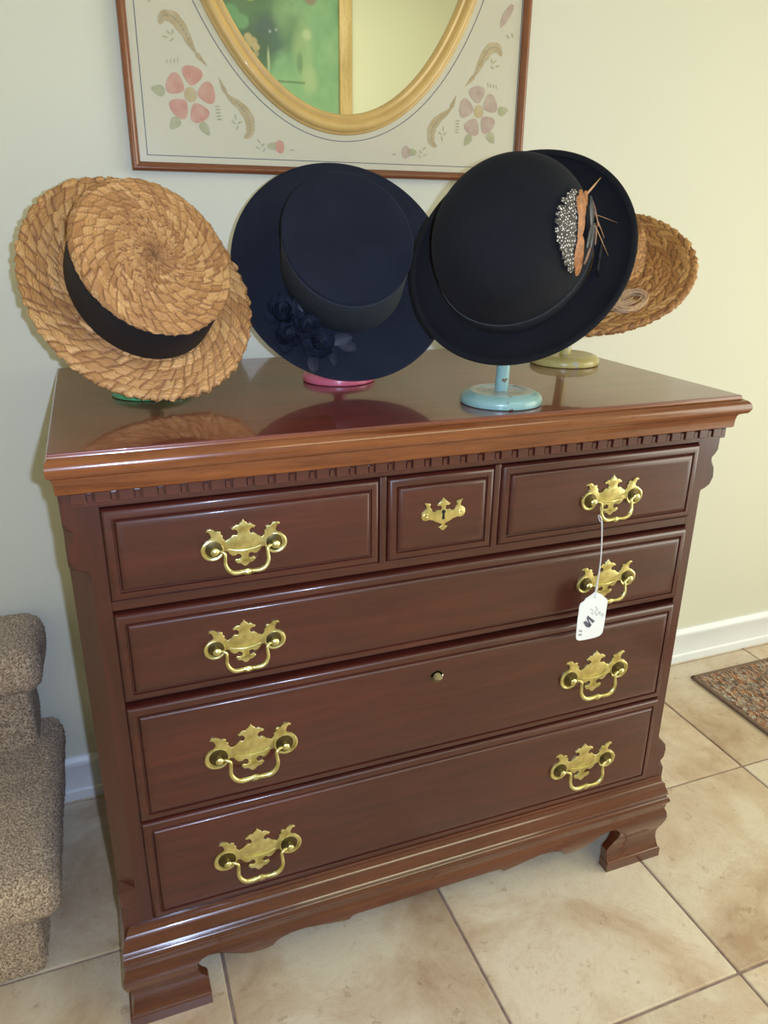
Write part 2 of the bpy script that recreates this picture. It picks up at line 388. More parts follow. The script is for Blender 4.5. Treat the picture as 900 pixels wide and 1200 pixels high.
# ------------------------------------------------------------------ chest of drawers
chest = empty('chest_of_drawers', (0.5, 0.3, 0), 'dark mahogany chest of drawers with brass chippendale pulls and dentil moulding, against the cream wall', 'chest of drawers')
def cp(name, me, mat, parent=None, smooth=True, sharp=35):
    return link(name, me, mat, parent or chest, world=True, smooth=smooth, sharp=sharp)
DEP = 0.560; CX0, CX1, CY = 0.0035, 0.9965, 0.0255      # carcass outer sides and face plane
def sweepU(prof, x0, x1, yf, yb, name, mat, maty=None):
    """closed profile of (outward e, z) swept along left side, front and right side with mitres"""
    V = []
    for e, z in prof:
        el = e * .35 if e > 0 else e; V += [(x0 - el, yb, z), (x0 - el, yf - e, z), (x1 + e, yf - e, z), (x1 + e, yb, z)]
    F = []; n = len(prof)
    for k in range(n):
        a, b = 4 * k, 4 * ((k + 1) % n)
        for s in range(3): F.append((a + s, a + s + 1, b + s + 1, b + s))
    F.append(tuple(4 * k for k in range(n))); F.append(tuple(4 * k + 3 for k in range(n))[::-1])
    me = fixn(mesh(V, F))
    if maty is not None:
        me.materials.append(mat); me.materials.append(maty)
        for p in me.polygons:
            if abs(p.normal.x) > abs(p.normal.y): p.material_index = 1
    return cp(name, me, mat)
# top board with a stepped, rounded edge
def arc(cx, cz, r, a0, a1, n=5): return [(cx + r * math.cos(math.radians(a0 + (a1 - a0) * i / n)), cz + r * math.sin(math.radians(a0 + (a1 - a0) * i / n))) for i in range(n + 1)]
H = 0.936
tp = [(-0.0025, H - 0.0)] + arc(-0.0025, H - 0.0025, 0.0025, 80, -20, 4) + [(0.0006, H - 0.0055), (0.0035, H - 0.007)] + arc(0.0005, H - 0.0185, 0.0118, 65, -38, 8) + [(0.0085, H - 0.0275), (-0.02, H - 0.0275)]
def topboard():
    V = []
    for e, z in tp[:-1]:
        el = e * .35 if e > 0 else e; V += [(-el, DEP, z), (-el, -e, z), (1 + e, -e, z), (1 + e, DEP, z)]
    F = []; n = len(tp) - 1
    for k in range(n - 1):
        a, b = 4 * k, 4 * (k + 1)
        for s in range(4): F.append((a + s, a + (s + 1) % 4, b + (s + 1) % 4, b + s))
    F.append((0, 1, 2, 3)); F.append((4 * (n - 1), 4 * (n - 1) + 1, 4 * (n - 1) + 2, 4 * (n - 1) + 3))
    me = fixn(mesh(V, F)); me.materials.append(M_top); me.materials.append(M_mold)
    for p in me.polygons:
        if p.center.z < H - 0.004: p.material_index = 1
    return me
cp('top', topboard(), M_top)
z0 = H - 0.0275
mp = [(-0.03, z0), (0.0052, z0), (0.0045, z0 - 0.002)] + [(0.0045 - 0.006 * math.sin(t * PI / 2), z0 - 0.002 - 0.009 * (1 - math.cos(t * PI / 2))) for t in (0.2, 0.45, 0.7, 1.0)] + [(-0.0018, z0 - 0.0115), (-0.0022, z0 - 0.0235), (-0.004, z0 - 0.025), (-0.03, z0 - 0.025)]
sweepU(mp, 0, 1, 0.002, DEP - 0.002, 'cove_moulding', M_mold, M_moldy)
zd1 = z0 - 0.025; zd0 = 0.8665
dp = [(-0.03, zd1), (-0.0085, zd1), (-0.0085, zd0 + 0.003), (-0.0085, zd0 + 0.002), (-0.0085, zd0), (-0.0085, zd0 - 0.001), (-0.03, zd0 - 0.001)]
sweepU(dp, 0, 1, 0.004, DEP - 0.002, 'dentil_moulding', M_woodx, M_woody)
per = 0.0270; zc = (zd1 + zd0 + 0.003) / 2; hh = (zd1 - zd0 - 0.003) / 2
dm1 = boxmesh(0, 0.0165, -0.0052, 0.002, -hh, hh, 0.0008, 1); dm2 = boxmesh(0, 0.0065, -0.0030, 0.002, -hh + 0.001, hh - 0.003, 0.0006, 1)
for k in range(36):
    x = 0.5 + (k - 18) * per + 0.003
    o = link('dentil', dm1, M_woodx, chest); o.location = Vector((x, 0.0125, zc)) - chest.location
    o = link('fret_block', dm2, M_woodx, chest); o.location = Vector((x + 0.0185, 0.0125, zc)) - chest.location
dms = boxmesh(-0.0052, 0.002, 0, 0.0165, -hh, hh, 0.0008, 1); dms2 = boxmesh(-0.002, 0.0052, 0, 0.0165, -hh, hh, 0.0008, 1)
for k in range(19):
    y = 0.022 + k * per
    o = link('dentil', dms, M_woody, chest); o.location = Vector((0.0085, y, zc)) - chest.location
    o = link('dentil', dms2, M_woody, chest); o.location = Vector((0.9915, y, zc)) - chest.location
# carcass
ZB = 0.150; ZT = zd0 + 0.02
cp('side_panel', boxmesh(CX0, CX0 + 0.018, CY + 0.03, DEP - 0.006, ZB, ZT, 0.001, 1), M_woodz)
cp('side_panel', boxmesh(CX1 - 0.018, CX1, CY + 0.03, DEP - 0.006, ZB, ZT, 0.001, 1), M_woodz)
cp('back_panel', boxmesh(CX0 + 0.018, CX1 - 0.018, DEP - 0.02, DEP - 0.006, ZB, ZT), M_dark)
cp('bottom_panel', boxmesh(CX0 + 0.018, CX1 - 0.018, CY + 0.02, DEP - 0.02, ZB, ZB + 0.015), M_dark)
# corner posts: canted edge between lamb's-tongue stops
def chamf(z):
    pts = [(0.10, 0.0), (0.205, 0.0005), (0.215, 0.011), (0.222, 0.012), (0.232, 0.003), (0.248, 0.0015), (0.256, 0.004), (0.259, 0.0235), (0.270, 0.0235),
           (0.772, 0.0235), (0.7745, 0.022), (0.777, 0.015), (0.783, 0.006), (0.795, 0.001), (0.810, 0.003), (0.820, 0.0100), (0.829, 0.0110), (0.835, 0.005), (0.842, 0.0005), (0.9, 0.0)]
    for (a, b), (c, d) in zip(pts, pts[1:]):
        if a <= z <= c: return b + (d - b) * (z - a) / (c - a)
    return 0.0
def post(side):
    zs = sorted(set([ZB, 0.16, 0.18] + [0.2 + 0.0015 * k for k in range(48)] + [0.272, 0.4, 0.6, 0.76] + [0.770 + 0.0015 * k for k in range(52)] + [ZT]))
    V = []; W_ = 0.0435
    for z in zs:
        c = chamf(z) + 0.0008
        row = [(0, 0.045), (0, c), (c * 0.5, c * 0.5), (c, 0), (W_, 0), (W_, 0.045)]
        for u, v in row: V.append((CX0 + u if side < 0 else CX1 - u, CY + v, z))
    F = []; n = 6
    for i in range(len(zs) - 1):
        for k in range(n): F.append((i * n + k, i * n + (k + 1) % n, (i + 1) * n + (k + 1) % n, (i + 1) * n + k))
    F.append(tuple(range(n))); F.append(tuple(range((len(zs) - 1) * n, len(zs) * n))[::-1])
    return fixn(mesh(V, F))
cp('corner_post', post(-1), M_woodz, sharp=22); cp('corner_post', post(1), M_woodz, sharp=22)
PX0, PX1 = CX0 + 0.0435, CX1 - 0.0435
rows = [('r', 0.8575, ZT), ('r', 0.7165, 0.7300), ('t', 0.5775, 0.5800), ('t', 0.3782, 0.3796), ('r', 0.165, 0.1945)]
for k, z0_, z1_ in rows: cp('rail', boxmesh(PX0, PX1, CY if k == 'r' else CY + 0.006, CY + 0.02, z0_, z1_, 0.0006, 1), M_woodx)
for xa in (0.4065, 0.5835): cp('stile', boxmesh(xa, xa + 0.0100, CY - 0.004, CY + 0.02, 0.729, 0.858, 0.0012, 2), M_woodz)
cp('gap_shade_sheet', boxmesh(PX0, PX1, CY + 0.02, CY + 0.024, 0.19, 0.87), M_dark)  # dark upright sheet behind the drawer gaps, stands in for their shade

# drawer fronts
def front_mesh(x0, x1, z0, z1):
    prof = [(0.0, 0.012), (0.0, -0.001), (0.0005, -0.0030), (0.0020, -0.0056), (0.0042, -0.0074), (0.0070, -0.0080), (0.0118, -0.0080), (0.0126, -0.0055), (0.0140, -0.0052), (0.0146, -0.0066), (0.0160, -0.0088), (0.0185, -0.0102), (0.0215, -0.0108), (0.026, -0.0108)]
    V = []
    for d, p in prof: V += [(x0 + d, CY + p, z0 + d), (x1 - d, CY + p, z0 + d), (x1 - d, CY + p, z1 - d), (x0 + d, CY + p, z1 - d)]
    F = []
    for k in range(len(prof) - 1):
        for s in range(4): F.append((4 * k + s, 4 * k + (s + 1) % 4, 4 * k + 4 + (s + 1) % 4, 4 * k + 4 + s))
    n = 4 * (len(prof) - 1); F.append((n, n + 1, n + 2, n + 3)); F.append((3, 2, 1, 0))
    return fixn(mesh(V, F))
FY = CY - 0.0108
def mirror_outline(h): return h + [(-x, z) for x, z in reversed(h) if abs(x) > 1e-6]
# right half of the backplate, in half-bore units, from the top point round to the bottom
HALF = [(0, .96), (.05, .86), (.13, .80), (.15, .74), (.24, .77), (.33, .70), (.40, .66), (.36, .60), (.27, .61), (.21, .56), (.19, .47), (.24, .40), (.33, .43), (.40, .38), (.47, .31), (.55, .28), (.60, .24),
        (.70, .36), (.68, .44), (.76, .50), (.74, .58), (.82, .62), (.90, .60), (.96, .68), (1.06, .72), (1.18, .70), (1.23, .62), (1.16, .63), (1.10, .57), (1.06, .45), (1.10, .37),
        (1.24, .31), (1.36, .18), (1.41, .02), (1.36, -.16), (1.24, -.29), (1.06, -.35), (.90, -.32), (.76, -.20), (.66, -.10), (.56, -.12), (.50, -.22), (.42, -.30), (.32, -.31), (.22, -.25),
        (.13, -.30), (.12, -.40), (.20, -.46), (.31, -.43), (.35, -.50), (.26, -.60), (.14, -.62), (.07, -.70), (0, -.73)]
def pull_meshes(h):
    out = mirror_outline([(x * h, z * h) for x, z in HALF])
    plate = prism_xz(out, -0.0022, 0.0, 0.0006)
    # rolled rims round the post bowls, and the raised lip below the middle
    parts = [plate]
    for s in (-1, 1):
        pts = [(s * h * (1.04 + 0.335 * math.cos(a)), -0.0022, h * (-0.015 + 0.32 * math.sin(a))) for a in [math.radians(k) for k in range(-200, 101, 12)]]
        parts.append(tube(pts, [0.0006 + 0.0018 * min(1, i / 6, (len(pts) - 1 - i) / 6) for i in range(len(pts))], 8))
    pts = [(h * u, -0.0022 - 0.0012 * (1 - abs(u) / .6), h * (-.045 - .09 * (1 - (u / .55) ** 2))) for u in [-.55 + .11 * i for i in range(11)]]
    parts.append(tube(pts, [0.0004 + 0.0014 * (1 - abs(p[0] / h) / .6) for p in pts], 8))
    plate = join(parts)
    post_ = tube([(0, 0.002, 0), (0, -0.006, 0), (0, -0.0085, 0), (0, -0.0125, 0), (0, -0.0142, 0), (0, -0.0150, 0)], [0.0035, 0.0032, 0.0052, 0.0056, 0.0040, 0.0008], 16)
    bowl = tube([(0, -0.0020, 0), (0, -0.0026, 0)], [h * .29, h * .27], 20)
    L = [(-.92, -.0105, -.0), (-.80, -.0125, .01), (-.70, -.0145, -.06), (-.70, -.0155, -.22), (-.71, -.0165, -.42), (-.64, -.0175, -.60), (-.50, -.0180, -.72), (-.33, -.0180, -.75), (-.16, -.0180, -.74)]
    bail = []
    for s in (1, -1):
        pth = smooth_path([(s * x * h, y, z * h) for x, y, z in L], 5); n = len(pth)
        bail.append(tube(pth, [h * (0.042 + 0.035 * math.sin(min(1, (i / n) ** 1.6) * PI * .8)) for i in range(n)], 10))
    for k in range(-2, 3):
        a = math.radians(k * 22); bail.append(tube([(0, -0.0185, -.66 * h), (.10 * h * math.sin(a), -0.0195, (-.66 - .10 * math.cos(a)) * h), (.21 * h * math.sin(a), -0.0180, (-.66 - .21 * math.cos(a)) * h)], [h * .03, h * .05, h * .02], 8))
    bail.append(tube([(-.17 * h, -0.018, -.745 * h), (0, -0.018, -.70 * h), (.17 * h, -0.018, -.745 * h)], [h * .06, h * .06, h * .06], 10))
    return plate, post_, bowl, join(bail)
HB, HS = 0.0478, 0.0393
PM = {'big': (HB, pull_meshes(HB)), 'small': (HS, pull_meshes(HS))}
def pull(dr, x, z, kind):
    h, (plate, post_, bowl, bail) = PM[kind]; L = chest.location
    def put(n, me, mat, dx=0):
        o = link(n, me, mat, dr, smooth=True, sharp=40); o.location = Vector((x + dx, FY, z)); return o
    put('backplate', plate, M_brass); put('bail_handle', bail, M_brass)
    for s in (-h, h): put('post_bowl', bowl, M_brassd, s); put('handle_post', post_, M_brass, s)
def drawer(x0, x1, z0, z1):
    d = cp('drawer', front_mesh(x0, x1, z0, z1), M_woodx)    # d.location = -chest.location: children use world coordinates
    return d
dL = drawer(PX0 + .0005, 0.4055, 0.7315, 0.8560); dM = drawer(0.4175, 0.5825, 0.7315, 0.8560); dR = drawer(0.5945, PX1 - .0005, 0.7315, 0.8560)
d2 = drawer(PX0 + .0005, PX1 - .0005, 0.5815, 0.7120); d3 = drawer(PX0 + .0005, PX1 - .0005, 0.3805, 0.5715); d4 = drawer(PX0 + .0005, PX1 - .0005, 0.1965, 0.3765)
pull(dL, 0.2165, 0.7885, 'small'); pull(dR, 0.7865, 0.7870, 'small')
for d, z, k in ((d2, 0.6440, 'small'), (d3, 0.4680, 'big'), (d4, 0.2790, 'big')):
    for x in (0.2095, 0.7955): pull(d, x, z, k)
# keyhole escutcheon of the middle drawer
EH = [(0, .024), (.005, .0185), (.0105, .0145), (.0080, .0125), (.0035, .0130), (.0030, .0075), (.0060, .0060), (.0095, .0070), (.0130, .0040), (.0170, .0050), (.0195, .0100), (.0215, .0130), (.0200, .0170), (.0245, .0185), (.0300, .0200), (.0275, .0160), (.0258, .0110), (.0290, .0085), (.0335, .0050), (.0345, -.0010), (.0320, -.0060), (.0270, -.0075), (.0220, -.0065), (.0160, -.0080), (.0100, -.0115), (.0050, -.0135), (.0025, -.0155), (.0025, -.0180), (.0075, -.0190), (.0050, -.0215), (.0020, -.0240), (0, -.0250)]
esc = prism_xz(mirror_outline(EH), -0.0016, 0.0, 0.0004)
cur = [tube([(s * (.0270 + .0045 * (1 - a / 9) * math.cos(a)), -0.0017, -.0005 + .0045 * (1 - a / 9) * math.sin(a)) for a in [0.35 * k for k in range(16)]], 0.0005, 6) for s in (-1, 1)]
o = link('keyhole_plate', join([esc] + cur), M_brass, dM, smooth=True, sharp=40); o.location = (0.5, FY, 0.7965)
kh = [(0.0030 * math.cos(a), 0.0035 + 0.0030 * math.sin(a)) for a in [math.radians(-60 + 30 * k) for k in range(11)]] + [(-0.0022, -0.0080), (0.0022, -0.0080)]
o = link('keyhole', prism_xz(kh, -0.0020, 0.0), M_black, dM); o.location = (0.5, FY, 0.7965)
lk = tube([(0, 0, 0), (0, -0.0012, 0), (0, -0.0022, 0), (0, -0.0012, 0), (0, -0.0008, 0)], [0.0108, 0.0108, 0.0090, 0.0070, 0.0064], 28)
o = link('lock_cylinder', lk, M_lock, d3, smooth=True, sharp=35); o.location = (0.5, FY, 0.5270)
o = link('lock_keyhole', tube([(0, 0, 0), (0, -0.0012, 0)], 0.0016, 10), M_black, d3); o.location = (0.5, FY, 0.5270)

# base moulding
bz = 0.1200
bp_ = [(-0.04, 0.1900), (-0.0115, 0.1900), (-0.0105, 0.1860), (-0.0085, 0.1850), (-0.0080, 0.1800), (-0.0060, 0.1770), (-0.0030, 0.1750), (-0.0025, 0.1700), (-0.0010, 0.1650), (0.0015, 0.1600), (0.0022, 0.1550), (0.0040, 0.1535)] + arc(-0.0025, 0.1380, 0.0095, 72, -50, 8) + [(0.0030, bz + 0.0085), (0.0024, bz + 0.0050), (0.0022, bz), (-0.04, bz)]
FX0, FX1, FYB = -0.0005, 1.0005, 0.0120
sweepU(bp_, FX0, FX1, FYB, DEP - 0.004, 'base_moulding', M_base, M_basey)
# ogee bracket feet and scalloped apron
def ogee(z):
    pts = [(0, .0045), (.0185, .0045), (.020, .0040), (.0225, .0015), (.030, -.0010), (.045, -.0040), (.056, -.0045), (.066, -.0025), (.078, .0020), (.090, .0055), (.100, .0065), (.110, .0050), (.118, .0015), (.122, 0)]
    for (a, b), (c, d) in zip(pts, pts[1:]):
        if a <= z <= c: return b + (d - b) * (z - a) / (c - a)
    return 0
ZFT = 0.0880; TH = 0.020
def foot_xr(z):  # inner cut edge of the foot, measured from the chest's corner
    pts = [(0, .1210), (.020, .1205), (.0205, .1195), (.044, .1195), (.050, .1180), (.058, .1095), (.068, .1045), (.080, .1015), (ZFT, .1010)]
    for (a, b), (c, d) in zip(pts, pts[1:]):
        if a <= z <= c: return b + (d - b) * (z - a) / (c - a)
    return .101
def apron_z(u, half):
    pts = [(-.01, ZFT), (.1009, ZFT), (.1018, .0925), (.106, .0990), (.113, .1040), (.122, .1060), (.135, .1055), (.150, .1010), (.165, .0930), (.178, .0850), (.190, .0800), (.203, .0780), (.215, .0785), (.2235, .0815), (.2245, .0880), (.236, .0960), (.255, .1010), (.280, .1015), (.310, .0965), (.335, .0915), (.352, .0885), (.3565, .0890), (.358, .0950), (.366, .0975), (.55, .0975)]
    for (a, b), (c, d) in zip(pts, pts[1:]):
        if a <= u <= c: return b + (d - b) * (u - a) / (c - a)
    return .0975
def frame_map(face):
    if face == 'front': return lambda u, e, z: (FX0 + u, FYB - e, z)
    if face == 'left': return lambda u, e, z: (FX0 - e, FYB + u, z)
    return lambda u, e, z: (FX1 + e, FYB + u, z)
def foot(face, mirror=False, length=None):
    """solid foot; u is measured from its outer corner, mitred there"""
    fm = frame_map(face)
    zs = sorted(set([0, .0185, .020, .0205, .0225] + [ZFT * k / 24 for k in range(25)])); V = []
    L = length
    for z in zs:
        e = ogee(z); xr = foot_xr(z)
        cols = [-e, .3 * xr, .65 * xr, xr]
        inn = [TH, .3 * xr, .65 * xr, xr]
        for u in cols:
            uu = u if not mirror else L - u; V.append(fm(uu, e, z))
        for u in inn:
            uu = u if not mirror else L - u; V.append(fm(uu, -TH, z))
    F = []
    for i in range(len(zs) - 1):
        a, b = 8 * i, 8 * (i + 1)
        for k in range(3):
            F.append((a + k, a + k + 1, b + k + 1, b + k)); F.append((a + 4 + k, a + 5 + k, b + 5 + k, b + 4 + k))
        F.append((a + 3, a + 7, b + 7, b + 3)); F.append((a, a + 4, b + 4, b))
    for a in (0, 8 * (len(zs) - 1)):
        for k in range(3): F.append((a + k, a + k + 1, a + 5 + k, a + 4 + k))
    return fixn(mesh(V, F))
def apron(face, L, zfun, mitre_end=True, mitre_start=True):
    fm = frame_map(face)
    us = sorted(set([0.0, L] + [L * k / 260 for k in range(261)])); V = []; nz = 10
    for i, u in enumerate(us):
        zb = zfun(u)
        for j in range(nz + 1):
            z = zb + (bz + 0.004 - zb) * j / nz; e = ogee(z)
            uu = u
            if i == 0 and mitre_start: uu = -e
            if i == len(us) - 1 and mitre_end: uu = L + e
            V.append(fm(uu, e, z))
        ui = min(max(u, TH if mitre_start else u), L - TH if mitre_end else u)
        V.append(fm(ui, -TH, zb)); V.append(fm(ui, -TH, bz + 0.004))
    F = []; s = nz + 3
    for i in range(len(us) - 1):
        a, b = s * i, s * (i + 1)
        for j in range(nz): F.append((a + j, b + j, b + j + 1, a + j + 1))
        F.append((a, a + nz + 1, b + nz + 1, b)); F.append((a + nz, b + nz, b + nz + 2, a + nz + 2)); F.append((a + nz + 1, a + nz + 2, b + nz + 2, b + nz + 1))
    for a in (0, s * (len(us) - 1)): F.append(tuple([a + j for j in range(nz + 1)] + [a + nz + 2, a + nz + 1]))
    return fixn(mesh(V, F))
LF = FX1 - FX0; LS = DEP - 0.004 - FYB
cp('apron', apron('front', LF, lambda u: apron_z(min(u, LF - u), 0)), M_base, sharp=40)
def side_z(u):
    v = min(u, LS - u)
    return apron_z(v, 0) if v < 0.2 else 0.078
for f in ('left', 'right'): cp('side_apron', apron(f, LS, side_z, mitre_end=False), M_basey, sharp=40)
def bracket(fr, sd): return join([fr, sd])
cp('bracket_foot', bracket(foot('front'), foot('left')), M_base, sharp=40)
cp('bracket_foot', bracket(foot('front', True, LF), foot('right')), M_base, sharp=40)
cp('rear_foot', foot('left', True, LS), M_woody, sharp=40); cp('rear_foot', foot('right', True, LS), M_woody, sharp=40)

# ------------------------------------------------------------------ wall mirror
PY = 0.5790; OX, OZ = 0.5360, 1.8630
mx0, mx1, mz0, mz1 = 0.1610, 0.9105, 1.2600, 2.4660
mir = empty('wall_mirror', (0.536, WALL_Y, mz0), 'oval mirror in a cream stencilled panel with thin cherry frame, hung above the chest', 'mirror')
def mp_(name, me, mat, parent=None, **k): return link(name, me, mat, parent or mir, world=True, **k)
def framebar(side):
    prof = [(0, WALL_Y - 0.001), (0, 0.5710), (0.002, 0.5690), (0.0055, 0.5685), (0.0095, 0.5710), (0.0125, 0.5735), (0.0145, 0.5760), (0.0145, WALL_Y - 0.001)]
    V = []
    for end in (0, 1):
        for d, y in prof:
            if side == 'b': V.append((mx0 + d if end == 0 else mx1 - d, y, mz0 + d))
            if side == 't': V.append((mx0 + d if end == 0 else mx1 - d, y, mz1 - d))
            if side == 'l': V.append((mx0 + d, y, mz0 + d if end == 0 else mz1 - d))
            if side == 'r': V.append((mx1 - d, y, mz0 + d if end == 0 else mz1 - d))
    n = len(prof); F = [(k, (k + 1) % n, n + (k + 1) % n, n + k) for k in range(n)] + [tuple(range(n)), tuple(range(n, 2 * n))]
    return fixn(mesh(V, F))
for s in 'btlr': mp_('frame_side', framebar(s), M_mframex if s in 'bt' else M_mframe, smooth=True, sharp=50)
a_, b_o = 0.3120, 0.5260
def rect_pt(a, x0, x1, z0, z1):
    dx, dz = math.cos(a), math.sin(a); t = 1e9
    if dx > 1e-9: t = min(t, (x1 - OX) / dx)
    if dx < -1e-9: t = min(t, (x0 - OX) / dx)
    if dz > 1e-9: t = min(t, (z1 - OZ) / dz)
    if dz < -1e-9: t = min(t, (z0 - OZ) / dz)
    return OX + dx * t, OZ + dz * t
angs = [2 * PI * k / 160 for k in range(160)] + [math.atan2(sz * (z_ - OZ) * 1, x_ - OX) % (2 * PI) for sz, x_, z_ in ((1, mx0 + .014, mz0 + .014), (1, mx1 - .014, mz0 + .014), (1, mx0 + .014, mz1 - .014), (1, mx1 - .014, mz1 - .014))]
angs = sorted(angs); V = []
for a in angs:
    r = 1 / math.hypot(math.cos(a) / a_, math.sin(a) / b_o)
    x, z = OX + r * math.cos(a), OZ + r * math.sin(a); X, Z = rect_pt(a, mx0 + .014, mx1 - .014, mz0 + .014, mz1 - .014)
    V += [(x, PY, z), (X, PY, Z), (x, PY + .004, z), (X, PY + .004, Z)]
F = []; n = len(angs)
for i in range(n):
    a, b = 4 * i, 4 * ((i + 1) % n); F += [(a, a + 1, b + 1, b), (a + 2, b + 2, b + 3, a + 3), (a, b, b + 2, a + 2), (a + 1, a + 3, b + 3, b + 1)]
mp_('painted_panel', fixn(mesh(V, F)), M_panel)
def ring_strip(ax, az, w_, y, n=200):
    V = []; F = []
    for k in range(n):
        a = 2 * PI * k / n; c, s = math.cos(a), math.sin(a)
        V += [(OX + ax * c, y, OZ + az * s), (OX + (ax + w_) * c, y, OZ + (az + w_) * s)]
    for k in range(n):
        a, b = 2 * k, 2 * ((k + 1) % n); F.append((a, a + 1, b + 1, b))
    return mesh(V, F)
YL = PY - 0.0005
mp_('oval_line', ring_strip(0.3290, 0.5425, 0.0013, YL), M_blueline)
lx0, lx1, lz0, lz1 = mx0 + .0268, mx1 - .0160, mz0 + .0245, mz1 - .0245; lw = 0.0012
mp_('border_line', join([boxmesh(lx0, lx1, YL, PY, lz0, lz0 + lw), boxmesh(lx0, lx1, YL, PY, lz1 - lw, lz1), boxmesh(lx0, lx0 + lw, YL, PY, lz0, lz1), boxmesh(lx1 - lw, lx1, YL, PY, lz0, lz1)]), M_blueline)
# gilded oval frame: profile swept along the ellipse, t from inner (0) to outer
gp = [(0.0, PY + .003), (0.0, 0.5755), (0.0030, 0.5725), (0.0060, 0.5710), (0.0095, 0.5722), (0.0120, 0.5735), (0.0160, 0.5695), (0.0205, 0.5675), (0.0250, 0.5685), (0.0285, 0.5715), (0.0300, 0.5750), (0.0325, 0.5757), (0.0340, 0.5780), (0.0340, PY + .001)]
V, F = [], []; n = 220
ai, bi = 0.2820, 0.4990
for k in range(n):
    a = 2 * PI * k / n; c, s = math.cos(a), math.sin(a)
    nx, nz = c / ai, s / bi; q = math.hypot(nx, nz); nx /= q; nz /= q
    for t, y in gp: V.append((OX + ai * c + nx * t, y, OZ + bi * s + nz * t))
m = len(gp)
for k in range(n):
    a, b = m * k, m * ((k + 1) % n)
    for j in range(m): F.append((a + j, a + (j + 1) % m, b + (j + 1) % m, b + j))
mp_('oval_frame', fixn(mesh(V, F)), M_gold, smooth=True, sharp=45)
V = [(OX + (ai + .004) * math.cos(2 * PI * k / n), PY, OZ + (bi + .004) * math.sin(2 * PI * k / n)) for k in range(n)]
V2 = [(x, PY + .003, z) for x, y, z in V]
F = [tuple(range(n)), tuple(range(n, 2 * n))[::-1]] + [(k, (k + 1) % n, n + (k + 1) % n, n + k) for k in range(n)]
mp_('mirror_glass', fixn(mesh(V + V2, F)), M_mirror)
# stencilled decoration
def ell(cx, cz, a, b, rot, n=14, pinch=0.0):
    out = []
    for k in range(n):
        t = 2 * PI * k / n; x = a * math.cos(t); z = b * math.sin(t) * (1 - pinch * math.cos(t))
        out.append((cx + x * math.cos(rot) - z * math.sin(rot), cz + x * math.sin(rot) + z * math.cos(rot)))
    return out
MX = OX + 0.0045
def st(name, polys, mat, flip, top, lift=0.0):
    ms = []
    for p in polys:
        q = [((2 * MX - x) if flip else x, (2 * OZ - z) if top else z) for x, z in p]
        ms.append(flat_xz(q, YL - lift))
    mp_(name, join(ms), mat)
def crescent(path, wmax, scallop=True):
    P = smooth_path([(x, 0, z) for x, z in path], 8); n = len(P); up, dn = [], []
    for i, p in enumerate(P):
        t = (P[min(i + 1, n - 1)] - P[max(i - 1, 0)]).normalized(); nx, nz = -t.z, t.x
        f = i / (n - 1); w_ = wmax * (math.sin(PI * min(1, f * 1.15 + .02)) ** .7 if f < .85 else max(0.02, (1 - f) / .15 * .45)) * (1 + (.16 * abs(math.sin(f * 20)) if scallop else 0))
        up.append((p.x + nx * w_ / 2, p.z + nz * w_ / 2)); dn.append((p.x - nx * w_ / 2, p.z - nz * w_ / 2))
    quads = []
    for i in range(n - 1): quads.append([up[i], up[i + 1], dn[i + 1], dn[i]])
    ticks = []
    for i in range(3, n - 3, 2):
        a, b = up[i], dn[i]; c, d = up[i + 1], dn[i + 1]
        f = lambda p, q, t: (p[0] + (q[0] - p[0]) * t, p[1] + (q[1] - p[1]) * t)
        ticks.append([f(a, b, .36), f(c, d, .40), f(c, d, .56), f(a, b, .52)])
    return quads, ticks
